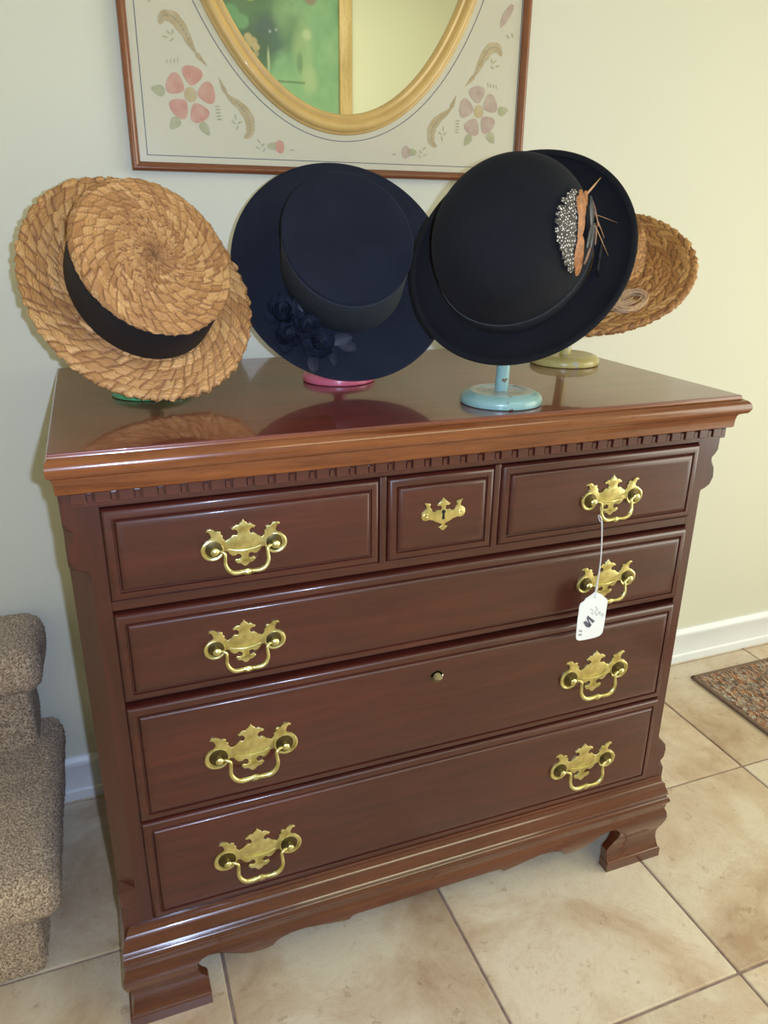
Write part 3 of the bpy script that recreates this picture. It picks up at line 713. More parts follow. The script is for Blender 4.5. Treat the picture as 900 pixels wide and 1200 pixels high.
for flip in (False, True):
    for top in (False, True):
        fc = (0.2677, 1.3800) if not flip else (2 * MX - 0.8125, 1.3830)
        pm = M_st_mauve if flip else M_st_salmon
        for k in range(5):
            a = math.radians(80 - 72 * k)
            st('flower_petal', [ell(fc[0] + .0265 * math.cos(a), fc[1] + .0290 * math.sin(a), (.0150), .0158, a, 18, -.45)], pm, flip, top)
        st('flower_centre', [ell(fc[0], fc[1], .0105, .0115, 0, 18)], M_st_centre, flip, top)
        st('stencil_leaf', [ell(fc[0] - .053, fc[1] + .004, .0115, .0080, 2.9, 14, .5)], M_st_olive, flip, top)
        st('stencil_leaf', [ell(fc[0] - .030, fc[1] - .045, .0120, .0078, 4.0, 14, .5)], M_st_olive, flip, top)
        st('stencil_leaf', [ell(fc[0] + .021, fc[1] - .051, .0120, .0070, 5.3, 14, .5)], M_st_olive, flip, top)
        q, t = crescent([(0.2265, 1.4790), (0.2330, 1.4910), (0.2490, 1.4900), (0.2640, 1.4730), (0.2790, 1.4460), (0.2990, 1.4240)], .0165)
        st('feather_stencil', q, M_st_tan, flip, top); st('feather_marking', t, M_st_dark, flip, top, .0004)
        q, t = crescent([(0.3550, 1.3180), (0.3660, 1.3270), (0.3660, 1.3480), (0.3530, 1.3660), (0.3300, 1.3830), (0.3170, 1.4090)], .0150)
        st('feather_stencil', q, M_st_tan, flip, top); st('feather_marking', t, M_st_dark, flip, top, .0004)
        bz_ = 1.3060
        st('bud_stencil', [[(0.4010, bz_), (0.4180, bz_ + .0120), (0.4250, bz_ + .0085), (0.4270, bz_), (0.4250, bz_ - .0085), (0.4190, bz_ - .0110)]], pm, flip, top)
        st('bud_leaf', [ell(0.4040, bz_ + .001, .0080, .0060, 0.0, 12, -.3)], M_st_olive, flip, top, .0004)
        st('bud_stencil', [[(0.2300, 1.5250), (0.2180, 1.5360), (0.2060, 1.5560), (0.2050, 1.5640), (0.2120, 1.5650), (0.2260, 1.5500), (0.2320, 1.5350)]], pm, flip, top)
        sp = []
        for cx, cz, r0 in ((0.2390, 1.4690, 2.4), (0.2440, 1.4590, 0.6), (0.2330, 1.4620, 2.9), (0.2460, 1.4700, 1.3), (0.3380, 1.3420, 2.4), (0.3440, 1.3330, 1.2), (0.3490, 1.3420, .5), (0.3420, 1.3500, 1.6),
                            (0.3810, 1.3140, 2.4), (0.3880, 1.3080, .6), (0.3790, 1.3030, 2.7), (0.3900, 1.3000, .9), (0.4420, 1.3020, .0), (0.2050, 1.5150, 1.2), (0.2140, 1.5120, .8)):
            sp.append(ell(cx, cz, .0048, .0014, r0, 8))
        for k in range(5): sp.append(ell(0.3120 + .0004 * k, 1.3650 - .0050 * k, .0048, .0013, 0.1, 8))
        for k in range(4): sp.append(ell(0.2330 + .0060 * k, 1.4270 + .0008 * k, .0042, .0010, 1.4, 8))
        st('sprig_stencil', sp, M_st_olive, flip, top)

# ------------------------------------------------------------------ picture on the opposite wall (seen in the mirror)
pic = empty('framed_painting', (1.10, RY0, 1.45), 'large green flower painting in a tan wooden frame, seen in the mirror', 'painting')
px0, px1, pz0, pz1, fw_ = 0.375, 1.812, 1.18, 2.72, 0.086
M_pframe = wood('tan_frame', (0.42, 0.28, 0.12), (0.55, 0.40, 0.19), (0.62, 0.47, 0.25), 'z', 0.4, 0.2)
for (x0, x1, z0_, z1_) in ((px0, px0 + fw_, pz0, pz1), (px1 - fw_, px1, pz0, pz1), (px0 + fw_, px1 - fw_, pz0, pz0 + fw_), (px0 + fw_, px1 - fw_, pz1 - fw_, pz1)):
    link('frame_side', boxmesh(x0, x1, RY0 + .001, RY0 + .035, z0_, z1_, 0.008, 3), M_pframe, pic, world=True, smooth=True, sharp=40)
def canvas():
    nx, nz = 230, 210; xs = np.linspace(px0 + fw_, px1 - fw_, nx); zs = np.linspace(pz0 + fw_, pz1 - fw_, nz)
    X, Z = np.meshgrid(xs, zs); V = np.stack([X.ravel(), np.full(X.size, RY0 + .018), Z.ravel()], 1)
    idx = np.arange(nx * nz).reshape(nz, nx)
    F = np.stack([idx[:-1, :-1], idx[1:, :-1], idx[1:, 1:], idx[:-1, 1:]], -1).reshape(-1, 4)
    me = mesh(V, F); u, v = X, Z
    def sm(shape, k):
        g = RNG.random((nz // k + 3, nx // k + 3)); yi = np.linspace(0, g.shape[0] - 2.01, nz); xi = np.linspace(0, g.shape[1] - 2.01, nx)
        y0 = yi.astype(int); x0_ = xi.astype(int); fy = (yi - y0)[:, None]; fx = (xi - x0_)[None]; fy = fy * fy * (3 - 2 * fy); fx = fx * fx * (3 - 2 * fx)
        return (g[y0][:, x0_] * (1 - fy) * (1 - fx) + g[y0 + 1][:, x0_] * fy * (1 - fx) + g[y0][:, x0_ + 1] * (1 - fy) * fx + g[y0 + 1][:, x0_ + 1] * fy * fx)
    n1, n2, n3 = sm(0, 40), sm(0, 14), sm(0, 5); nn = .5 * n1 + .3 * n2 + .2 * n3
    C = np.zeros((nz, nx, 3)); A = np.array([.20, .42, .27]); B = np.array([.36, .56, .36])
    C[:] = A + (B - A) * np.clip(nn * 1.4 - .2, 0, 1)[..., None]
    def blend(mask, col): 
        C[:] = C * (1 - mask[..., None]) + np.array(col) * mask[..., None]
    def blob(cx, cz, rx, rz, soft=.25, jag=.5):
        d = np.hypot((u - cx) / rx, (v - cz) / rz) + (nn - .5) * jag; return np.clip((1 - d) / soft, 0, 1)
    blend(.85 * blob(1.12, 2.36, .36, .30, .5), (.08, .17, .11))
    blend(.80 * blob(1.28, 2.24, .15, .15, .5), (.07, .13, .17))
    blend(.80 * blob(1.20, 2.14, .14, .15, .5), (.07, .15, .11))
    blend(.6 * blob(1.42, 2.30, .11, .20, .7, .9), (.14, .26, .17))
    blend(.5 * blob(1.36, 2.34, .07, .12, .7, .9), (.30, .48, .30))
    blend(.5 * blob(1.50, 2.14, .07, .26, .7, 1.5), (.46, .58, .36))
    blend(.6 * blob(1.52, 2.26, .035, .035, .6, .6), (.60, .66, .48))
    blend(.5 * blob(1.54, 2.00, .06, .09, .7, 1.3), (.56, .64, .42))
    blend(.6 * blob(1.47, 2.10, .022, .07, .6, .6), (.10, .22, .14))
    blend(.7 * blob(1.275, 2.10, .010, .09, .5, .2), (.62, .68, .52))
    blend(.55 * blob(1.38, 2.09, .12, .09, .9, .3), (.24, .42, .29))
    lo = (v < 2.003) & (v > 1.990) & (u > 1.25) & (u < 1.50); C[lo] = C[lo] * .62
    blend(.4 * blob(1.4, 1.80, .5, .16, 1.0, 1.2), (.42, .60, .36))
    for cx, cz, r, col in ((1.17, 2.45, .055, (.66, .76, .05)), (1.35, 2.455, .035, (.62, .72, .08)), (1.155, 2.22, .026, (.55, .46, .32)), (1.185, 2.20, .028, (.52, .43, .30)), (1.20, 2.17, .026, (.54, .45, .31)), (1.16, 2.185, .024, (.50, .42, .28)), (1.20, 2.135, .018, (.42, .36, .25)), (1.06, 2.34, .06, (.16, .36, .22)), (1.12, 2.30, .05, (.18, .38, .24)), (1.55, 2.45, .045, (.34, .26, .24)), (.8, 2.35, .09, (.5, .3, .3)), (1.29, 2.26, .010, (.4, .45, .55)), (1.33, 2.27, .010, (.4, .45, .55))):
        blend(.9 * blob(cx, cz, r, r * .9, .3, .4), col)
    ca = me.color_attributes.new('paint', 'FLOAT_COLOR', 'POINT'); D = np.ones((nx * nz, 4), np.float32); D[:, :3] = (np.clip(C, 0, 1) ** 1.15 * .80).reshape(-1, 3)
    ca.data.foreach_set('color', D.ravel()); return me
m_, nt_, b_ = newmat('oil_canvas'); at = nt_.nodes.new('ShaderNodeAttribute'); at.attribute_name = 'paint'; nt_.links.new(at.outputs['Color'], b_.inputs['Base Color']); b_.inputs['Roughness'].default_value = 0.5
link('canvas', canvas(), m_, pic, world=True)

# ------------------------------------------------------------------ hats
def frame_axes(az, el, roll):
    n = Vector((math.cos(el) * math.sin(az), -math.cos(el) * math.cos(az), math.sin(el)))
    u = Vector((0, 0, 1)).cross(n).normalized(); v = n.cross(u)
    return u * math.cos(roll) + v * math.sin(roll), -u * math.sin(roll) + v * math.cos(roll), n
def hat_empty(name, c, az, el, roll, label):
    u, v, n = frame_axes(az, el, roll); o = empty(name, c, label, 'hat')
    o.rotation_euler = Matrix((u, v, n)).transposed().to_euler(); return o
def braid(prof, ratio, ntheta, ns, pitch, clen, amp, skew=0.9, ragged=0.0, rag_i=None, seed=1, wave=0.0, alt=True):
    """closed-in-theta surface of the (r, h) profile with spiral rows of raised straw bundles"""
    rg = np.random.default_rng(seed); P = np.array(prof, float); s = np.r_[0, np.cumsum(np.hypot(*np.diff(P, axis=0).T))]
    S = np.linspace(0, s[-1], ns); r = np.interp(S, s, P[:, 0]); h = np.interp(S, s, P[:, 1])
    tr = np.gradient(r, S); th_ = np.gradient(h, S); q = np.hypot(tr, th_) + 1e-12
    nr, nh = -th_ / q, tr / q            # left-hand normal of the profile
    T = np.linspace(0, 2 * np.pi, ntheta, endpoint=False); TT, SS = np.meshgrid(T, S)
    rr = np.interp(SS, S, r); hh_ = np.interp(SS, S, h)
    row = SS / pitch + TT / (2 * np.pi) + .07 * np.sin(TT * 37 + SS * 300) + .04 * np.sin(TT * 83 + SS * 500) ; ri = np.floor(row).astype(int); t = row - ri
    nrow = ri.max() + 2; rad = np.interp((np.arange(nrow)) * pitch, S, r); ncell = np.maximum(3, np.round(2 * np.pi * rad / clen)).astype(int); ph = rg.random(nrow)
    dirn = np.where((np.arange(nrow) % 2 == 0) | (not alt), 1.0, -1.0)
    jit = 0.20 * np.sin(TT * 13 + ri * 2.1) + 0.11 * np.sin(TT * 31 + ri * 1.3 + 3 * t) + .06 * np.sin(TT * 53 + 5 * t)
    x = TT / (2 * np.pi) * ncell[ri] + ph[ri] + skew * (t - .5) * dirn[ri] + jit
    ci = np.floor(x).astype(int); cx = x - ci; cm = np.mod(ci, ncell[ri])
    tab = rg.random((nrow, ncell.max() + 1)); cell = tab[ri, cm]
    ex = np.minimum(cx, 1 - cx) * 2; et = np.minimum(t, 1 - t) * 2
    bulge = (np.clip(ex * 1.6, 0, 1) ** .5) * (np.clip(et * 1.7, 0, 1) ** .5)
    D = amp * .22 * np.sin((t * 13 + cx * 2.2 * dirn[ri] + cell * 91) * 3.1) * bulge + amp * (bulge * (.65 + .5 * cell) + .35 * cx)
    seam = np.clip(1 - ex * 3.6, 0, 1) * .85 + np.clip(1 - et * 6, 0, 1) * .35
    fib = (t * 13 + cx * 2.2 * dirn[ri] + cell * 91)
    rad_ = rr + D * np.interp(SS, S, nr); hz_ = hh_ + D * np.interp(SS, S, nh)
    if wave > 0: hz_ = hz_ + wave * (np.sin(TT * 2 + 1) + .6 * np.sin(TT * 5 + .4)) * (rr / rr.max()) ** 3
    if ragged > 0:
        wgt = np.exp(-((rr - rr.max()) / (pitch * .5)) ** 2); sc_ = np.abs(np.sin(TT * rad.max() * 2 * np.pi / clen / 2 + 1.0))
        rad_ = rad_ + ragged * wgt * (sc_ - .5 + .8 * (rg.random(ntheta)[None] - .5))
    V = np.stack([rad_ * np.cos(TT), rad_ / ratio * np.sin(TT), hz_], -1).reshape(-1, 3)
    idx = np.arange(ns * ntheta).reshape(ns, ntheta); nx = np.roll(idx, -1, axis=1)
    F = np.stack([idx[:-1], nx[:-1], nx[1:], idx[1:]], -1).reshape(-1, 4)
    me = bpy.data.meshes.new('m'); me.vertices.add(len(V)); me.vertices.foreach_set('co', V.ravel().astype(np.float32))
    me.loops.add(len(F) * 4); me.loops.foreach_set('vertex_index', F.ravel().astype(np.int32))
    me.polygons.add(len(F)); me.polygons.foreach_set('loop_start', (np.arange(len(F)) * 4).astype(np.int32)); me.polygons.foreach_set('loop_total', np.full(len(F), 4, np.int32))
    me.update(calc_edges=True); me.validate()
    setattr_point(me, 'cell', cell.ravel()); setattr_point(me, 'seam', np.clip(seam, 0, 1).ravel()); setattr_point(me, 'fibre', fib.ravel())
    return me
def bow(w_, h_, d):
    """small flat ribbon bow, lying in the y(along band)-z plane, x outward"""
    ms = [boxmesh(-d, d, -h_ * .3, h_ * .3, -h_ / 2, h_ / 2, d * .6, 2)]
    for s in (-1, 1):
        bm = bmesh.new(); bmesh.ops.create_cube(bm, size=1)
        for v in bm.verts:
            o_ = (v.co.y * s + .5); v.co = Vector((v.co.x * d * 1.6, s * o_ * w_, v.co.z * h_ * (.75 + .3 * o_)))
        bmesh.ops.bevel(bm, geom=bm.edges[:], offset=d * .5, segments=2, affect='EDGES', profile=.5)
        me = bpy.data.meshes.new('m'); bm.to_mesh(me); bm.free(); ms.append(me)
    return join(ms)
def ribbon(r0, r1, h0, h1, ratio, thick=0.0012, n=96):
    return lathe_ring([(r0 - .002, h0), (r0 + thick, h0), (r0 + thick * 1.5, h0 + .004), (r1 + thick * 1.5, h1 - .003), (r1 + thick, h1), (r1 - .002, h1)], ratio, n)
def lathe_ring(prof, ratio, n=96):
    V, F = [], []; m = len(prof)
    for r, h in prof:
        for k in range(n):
            a = 2 * PI * k / n; V.append((r * math.cos(a), r / ratio * math.sin(a), h))
    for i in range(m):
        j = (i + 1) % m
        for k in range(n):
            k2 = (k + 1) % n; F.append((i * n + k, i * n + k2, j * n + k2, j * n + k))
    return fixn(mesh(V, F))

# straw boater
bo = hat_empty('straw_boater', (0.1358, 0.2672, 1.0914), 0.1915, 0.5529, 1.8918, 'golden straw boater hat with black ribbon band, leftmost hat on the chest')
RB = 1.1156; bo.scale = (.97, .97, .97)
link('brim', braid([(0.1080, .0000), (0.120, .0012), (0.1715, .0028), (0.1745, .0010), (0.1745, -.0015), (0.1715, -.0032), (0.106, -.0045)], RB, 640, 170, 0.0150, 0.0205, 0.0034, .65, .0028, seed=3, wave=.0035, alt=False), M_straw, bo, smooth=True)
RT = 1.135
link('crown', braid([(0.0005, .0985), (0.060, .0990), (0.108, .0970), (0.1150, .0950), (0.1185, .0915), (0.1180, .0870), (0.1120, .0835), (0.108, .08), (0.1065, .0400), (0.1075, -.002)][::-1], RT, 560, 210, 0.0138, 0.0185, 0.0032, .65, seed=5, alt=False), M_straw, bo, smooth=True)
band = ribbon(0.1115, 0.1118, 0.0035, 0.0800, RT, .0022)
link('ribbon_band', band, M_ribbon, bo, smooth=True, sharp=50)
bw = link('ribbon_bow', bow(0.030, 0.050, 0.003), M_ribbon, bo, smooth=True, sharp=50)
ab = -2.02; bw.location = ((0.1185) * math.cos(ab), (0.1185) / RT * math.sin(ab), 0.042); bw.rotation_euler = (0, 0, ab)

# navy felt hat
na = hat_empty('navy_felt_hat', (0.4447, 0.3007, 1.1088), -0.2213, 0.4890, 2.0591, 'wide-brimmed navy felt hat with dark silk flowers, between the straw boater and the bowler')
RN = 1.0803; na.scale = (1.035, 1.035, 1.035)
def brim_curve(r0, r1, hf, n=22, th=0.0028):
    up = [(r0 + (r1 - r0) * i / n, hf(i / n) + th / 2) for i in range(n + 1)]; dn = [(r, h - th) for r, h in reversed(up)]
    return up + [(r1 + th * .4, hf(1.0))] + dn
link('brim', lathe_ring(brim_curve(0.094, 0.1757, lambda f: .0005 + .0035 * f ** 2), RN, 128), M_navy, na, smooth=True, sharp=60)
RNT = 1.11
def crown_prof(base, pts): return pts
cp_n = [(0.1005, -.002), (0.0975, .010), (0.0955, .035), (0.0950, .070), (0.0962, .092), (0.0975, .1005), (0.0988, .1045), (0.0990, .1062), (0.0978, .1075), (0.0950, .1080), (0.080, .1078), (0.055, .1065), (0.030, .1050), (0.004, .1045)]
link('crown', lathe(cp_n, 128, RNT), M_navy, na, smooth=True, sharp=60)
link('ribbon_band', ribbon(0.0985, 0.0958, 0.003, 0.0930, RNT, .0018), M_navyribbon, na, smooth=True, sharp=50)
def petal_mesh(L, W, curl, ruff=.0):
    V, F = [], []; nu, nv = 6, 5
    for i in range(nu + 1):
        f = i / nu; w_ = W * (math.sin(PI * min(1, .12 + f * .80)) ** .75)
        for j in range(nv):
            g = j / (nv - 1) * 2 - 1
            V.append((f * L, g * w_ / 2, curl * f * f * L + .22 * W * (g * g) * f + ruff * math.sin(g * 6 + f * 5) * f))
    for i in range(nu):
        for j in range(nv - 1): a = i * nv + j; F.append((a, a + nv, a + nv + 1, a + 1))
    me = mesh(V, F); return me
pet_a = petal_mesh(.021, .017, .55, .0014); pet_b = petal_mesh(.016, .014, .95, .0012); leaf_m = petal_mesh(.034, .018, .12, .0006)
def silk_flower(parent, x, y, h, sc_, seed):
    rg = random.Random(seed)
    fl = link('silk_flower', lathe([(.0015, 0), (.0045 * sc_, .002), (.0048 * sc_, .007), (.002, .010)], 12), M_petal, parent, smooth=True)
    fl.location = (x, y, h); fl.rotation_euler = (rg.uniform(-.3, .3), rg.uniform(-.3, .3), rg.uniform(0, 6))
    for ring, (n_, me, tl, hh2) in enumerate(((8, pet_a, -.10, .001), (7, pet_a, -.55, .003), (6, pet_b, -.95, .005))):
        for k in range(n_):
            p = link('petal', me, M_petal, fl, smooth=True); a = 2 * PI * (k + ring * .4) / n_ + rg.uniform(-.15, .15)
            p.rotation_euler = Matrix.Rotation(a, 4, 'Z').to_3x3().__matmul__(Matrix.Rotation(tl + rg.uniform(-.2, .2), 4, 'Y').to_3x3()).to_euler()
            p.location = (.002 * math.cos(a), .002 * math.sin(a), hh2); s_ = sc_ * rg.uniform(.85, 1.15); p.scale = (s_, s_ * rg.uniform(.85, 1.15), s_)
for i, (x, y, h, s_) in enumerate(((-.0216, .1150, .010, 1.10), (-.0560, .1260, .008, 1.05), (-.0893, .0950, .010, 1.15), (-.0600, .1010, .020, .95))):
    silk_flower(na, x, y, h, s_, 11 + i)
for x, y, rz, rx, mt in ((-.1000, .0760, 2.75, .5, M_petal2), (-.0960, .1080, 2.5, -.3, M_petal), (-.0400, .0990, -.3, .4, M_petal), (-.0900, .0760, -1.9, .5, M_ribbon), (-.0950, .0660, -2.6, .3, M_ribbon)):
    l_ = link('silk_leaf', leaf_m, mt, na, smooth=True); l_.location = (x, y, .012); l_.rotation_euler = (rx, -.25, rz)

# black bowler
bw_ = hat_empty('black_bowler', (0.6323, 0.0738, 1.1323), -0.6730, 0.4347, 0.7851, 'black felt bowler hat with curled brim and feather tuft, on the turquoise stand')
RW = 1.1009
def bowler_brim(ax=0.1630, n=140):
    V, F = [], []; prof = [(0, .0028)] + [(f, None) for f in (.15, .35, .55, .72, .84, .91, .955, .985, 1.0)]
    # cross-section: fraction of brim width -> height; sides curl up more than front and back
    secs = []
    for k in range(n):
        a = 2 * PI * k / n; side = 1.0
        c, s = math.cos(a), math.sin(a); r0 = .106; top = []; bot = []
        for f in [i / 16 for i in range(17)]:
            r = r0 + (ax - r0) * f; h = .001 + .002 * f + .0120 * max(0, (f - .45) / .55) ** 2.2
            top.append((r, h + .0014)); bot.append((r, h - .0014))
        # rolled edge
        re, he = top[-1][0] - .0012, (top[-1][1] + bot[-1][1]) / 2 + .0020
        roll = [(re + .0052 * math.cos(t), he + .0040 * math.sin(t)) for t in [math.radians(x) for x in (150, 110, 70, 30, -10, -50, -90, -130)]]
        poly = top[:-1] + roll + bot[:-1][::-1]
        secs.append([(r * c, r / RW * s, h) for r, h in poly])
    m = len(secs[0])
    for sct in secs: V += sct
    for k in range(n):
        a, b = m * k, m * ((k + 1) % n)
        for j in range(m): F.append((a + j, a + (j + 1) % m, b + (j + 1) % m, b + j))
    return fixn(mesh(V, F))
bw_.scale = (.9525, .9525, .9525)
link('brim', bowler_brim(), M_blackfelt, bw_, smooth=True, sharp=70)
CBP = [(.110, 0), (.112, .035), (.1105, .070), (.1040, .103), (.0925, .130), (.073, .150), (.045, .1625), (.004, .168)]
COFF = (-0.0062, 0.0031, 0.0135)
CBs = [(p.x, p.z) for p in smooth_path([(r, 0, h) for r, h in CBP], 5)]
link('crown', lathe([(.107, -.015)] + CBs, 128, RW), M_blackfelt, bw_, smooth=True, sharp=70).location = COFF
link('ribbon_band', ribbon(.1105, .1120, -.010, .028, RW, .0014), M_bowband, bw_, smooth=True, sharp=50).location = COFF
_s = [0.0]
for (r0, h0), (r1, h1) in zip(CBP, CBP[1:]): _s.append(_s[-1] + math.hypot(r1 - r0, h1 - h0))
def crown_pt(th, s, off):
    r = float(np.interp(s, _s, [p[0] for p in CBP])); h = float(np.interp(s, _s, [p[1] for p in CBP]))
    r2 = float(np.interp(s + .004, _s, [p[0] for p in CBP])); h2 = float(np.interp(s + .004, _s, [p[1] for p in CBP]))
    dr, dh = r2 - r, h2 - h; q = math.hypot(dr, dh) or 1; nr, nh = dh / q, -dr / q
    return Vector(((r + nr * off) * math.cos(th), (r + nr * off) / RW * math.sin(th), h + nh * off))
def feather(th0, s0, th1, s1, width, off0, off1, mat, name='feather', bluff=.5, curl=0.0):
    V, F = [], []; nu, nv = 12, 5; R_ = .1
    a0 = Vector((th0 * R_, s0)); a1 = Vector((th1 * R_, s1)); d = a1 - a0; L = d.length; nrm = Vector((-d.y, d.x)) / L
    for i in range(nu + 1):
        f = i / nu; w_ = width * (math.sin(PI * min(1, .06 + f * .90)) ** bluff)
        for j in range(nv):
            g = (j / (nv - 1)) * 2 - 1; p = a0 + d * f + nrm * (w_ / 2 * g + curl * math.sin(PI * f))
            V.append(crown_pt(p.x / R_, p.y, off0 + (off1 - off0) * f + .0010 * (1 - g * g)))
    for i in range(nu):
        for j in range(nv - 1): a = i * nv + j; F.append((a, a + nv, a + nv + 1, a + 1))
    o = link(name, mesh(V, F), mat, bw_, smooth=True); o.location = COFF; return o
for k, (t1, s1) in enumerate(((-.46, .146), (-.55, .155), (-.66, .162), (-.80, .165), (-.93, .165), (-1.05, .163), (-1.16, .158), (-1.25, .150), (-1.31, .139), (-1.35, .126), (-1.38, .112), (-1.37, .098), (-1.34, .086))):
    feather(-.88 + .45 * (t1 + .95), .118 - .012 * abs(t1 + .8), t1, s1, .0175, .0025, .0045 + .001 * (k % 3), M_dots)
for t0, s0, t1, s1, w_ in ((-.80, .122, -.44, .130, .012), (-.70, .128, -1.05, .118, .013), (-.62, .122, -.40, .112, .010), (-1.00, .116, -1.26, .090, .015), (-.85, .124, -.55, .136, .012), (-1.10, .104, -1.28, .070, .013)):
    feather(t0, s0, t1, s1, w_ * 1.3, .006, .0068, M_rust)
for t0, s0, t1, s1, w_ in ((-.80, .100, -.46, .108, .016), (-.78, .098, -1.04, .094, .016), (-.72, .090, -.98, .082, .012)):
    feather(t0, s0, t1, s1, w_, .0085, .0095, M_bluef)
for t0, s0, t1, s1, w_ in ((-.46, .096, -.72, .078, .007), (-.68, .080, -.92, .074, .007), (-.96, .080, -1.18, .080, .010)):
    feather(t0, s0, t1, s1, w_, .008, .011, M_brownf)
for (a0_, a1_, a2_), (b0_, b1_, b2_), rr_ in (((-.42, .110, .006), (-.22, .086, .026), (.0016, .0012, .0004)), ((-.72, .085, .008), (-.90, .040, .026), (.0006, .0005, .0002)), ((-.50, .100, .006), (-.78, .060, .018), (.0008, .0006, .0003)), ((-.60, .084, .010), (-.52, .030, .034), (.0003, .0003, .0001))):
    a, b = crown_pt(a0_, a1_, a2_), crown_pt(b0_, b1_, b2_)
    link('quill', tube([a, (a + b) / 2, b], list(rr_), 8), M_quill, bw_, smooth=True).location = COFF
# ribbon bow tail lying on the brim
bt = link('ribbon_bow', bow(0.026, 0.024, 0.002), M_ribbon, bw_, smooth=True, sharp=50); ab = -.80
bt.location = (.1165 * math.cos(ab), .1165 / RW * math.sin(ab), .018); bt.rotation_euler = (0, 0, ab)

# woven palm hat behind
pa = hat_empty('woven_palm_hat', (0.9294, 0.3231, 1.1068), -0.6967, 0.9390, -0.0149, 'brown woven palm hat with raffia trim, mostly hidden behind the bowler on the yellow stand')
RP = 1.0509
link('brim', braid([(0.0900, .0010), (0.130, -.0010), (0.1700, .0030), (0.1740, .0010), (0.1735, -.0020), (0.1700, -.0035), (0.088, -.0045)], RP, 460, 130, 0.0150, 0.0230, 0.0040, 1.3, .0020, seed=8, wave=.0015), M_palm, pa, smooth=True)
link('crown', braid([(0.0920, -.002), (0.0900, .030), (0.0880, .065), (0.0800, .082), (0.060, .090), (0.0005, .0915)], RP, 300, 110, 0.0150, 0.0230, 0.0038, 1.3, seed=9), M_palm, pa, smooth=True)
rf = []
rg = random.Random(5)
for k in range(26):
    cx, cy = .0760 + rg.uniform(-.003, .003), -.0900 + rg.uniform(-.003, .003); a0 = rg.uniform(0, 6); R0 = rg.uniform(.022, .031); R1 = R0 * rg.uniform(.62, .8); rot = .7 + rg.uniform(-.12, .12)
    P = []
    for i in range(30):
        t = a0 + 2 * PI * i / 29 * rg.choice((1.0, 1.0)); x = R0 * math.cos(t); y = R1 * math.sin(t)
        P.append((cx + x * math.cos(rot) - y * math.sin(rot), cy + x * math.sin(rot) + y * math.cos(rot), .0065 + .0045 * math.sin(k * 1.7) + .0015 * math.sin(t * 2 + k)))
    rf.append(tube(P, .0009, 5))
for k in range(22):
    y0 = rg.uniform(-.006, .006); a0 = -1.9 + k * .004
    P = [((.108 + y0 + .010 * f) * math.cos(-2.3 + 1.5 * f), (.108 + y0 + .018 * f) / RP * math.sin(-2.3 + 1.5 * f), .006 + .003 * math.sin(k + 3 * f)) for f in [i / 12 for i in range(13)]]
    rf.append(tube(P, .0009, 5))
link('raffia_trim', join(rf), M_raffia, pa, smooth=True)

# ------------------------------------------------------------------ hat stands
def stand(name, x, y, col_top, col, top, label, lean=(0, 0), r=.060, bh=.0190, pr=.0105):
    e = empty(name, (x, y, H), label, 'hat stand', 'painted wooden hat stands on the chest')
    b = [(r - .003, 0), (r - .0008, .0015), (r, .006), (r - .001, .0105), (r - .0045, .0145), (r - .0095, .0170), (r - .0130, .0180), (r - .0135, bh - .0005), (r * .55, bh + .0004), (r * .52, bh - .0008), (.006, bh - .0006)]
    me = lathe(b, 72); me.materials.append(col); me.materials.append(col_top)
    for p in me.polygons:
        if p.center.z > bh - .0012 and p.normal.z > .9: p.material_index = 1
    link('stand_base', me, col, e, smooth=True, sharp=40)
    tx, ty, tz = top[0] - x, top[1] - y, top[2] - H
    link('stand_post', tube([(0, 0, bh - .001), (tx * .5, ty * .5, tz * .5), (tx, ty, tz)], pr, 20), col, e, smooth=True, sharp=40)
    cap = lathe([(.010, -.008), (.030, -.006), (.036, .0), (.034, .008), (.024, .015), (.003, .018)], 32)
    c = link('stand_cap', cap, col, e, smooth=True); c.location = (tx, ty, tz)
    return e
stand('hat_stand', 0.6150, 0.0745, M_turqw, M_turq, (0.613, 0.062, 1.160), 'turquoise painted hat stand with worn round base under the black bowler', pr=.0098)
stand('hat_stand', 0.8950, 0.3350, M_yel, M_yel, (0.897, 0.340, 1.125), 'yellow painted hat stand holding the woven palm hat', r=.064)
stand('hat_stand', 0.4400, 0.3100, M_pink, M_pink, (0.436, 0.275, 1.125), 'pink painted hat stand, its base peeking out under the navy felt hat', r=.060)
stand('hat_stand', 0.1400, 0.2950, M_green, M_green, (0.143, 0.250, 1.107), 'green painted hat stand, its base showing under the straw boater', r=.060)
for o in list(COL.objects):
    if o.name.startswith('hat_stand') and 'group' in o: pass

# ------------------------------------------------------------------ price tag
CARD = [(0.7533, 0.6452), (0.7476, 0.6412), (0.7435, 0.639), (0.7369, 0.636), (0.7347, 0.6322), (0.7281, 0.6288), (0.7266, 0.6232), (0.7266, 0.6123), (0.7261, 0.6015), (0.7263, 0.5844), (0.7268, 0.5689), (0.7283, 0.5643), (0.7326, 0.5617), (0.7416, 0.5607), (0.7551, 0.5607), (0.7641, 0.5611), (0.7721, 0.5626), (0.7754, 0.5654), (0.7769, 0.5678), (0.7782, 0.5788), (0.7786, 0.596), (0.779, 0.613), (0.7796, 0.6248), (0.7768, 0.6286), (0.7728, 0.6319), (0.7687, 0.6359), (0.7652, 0.6386), (0.761, 0.6406)]
TY_ = -0.0170
tg = empty('price_tag', (0.7546, TY_, 0.5607), 'white paper price tag hanging on white string from the upper right brass pull', 'price tag')
link('tag_card', prism_xz(CARD, TY_ - .0004, TY_ + .0004), M_paper, tg, world=True)
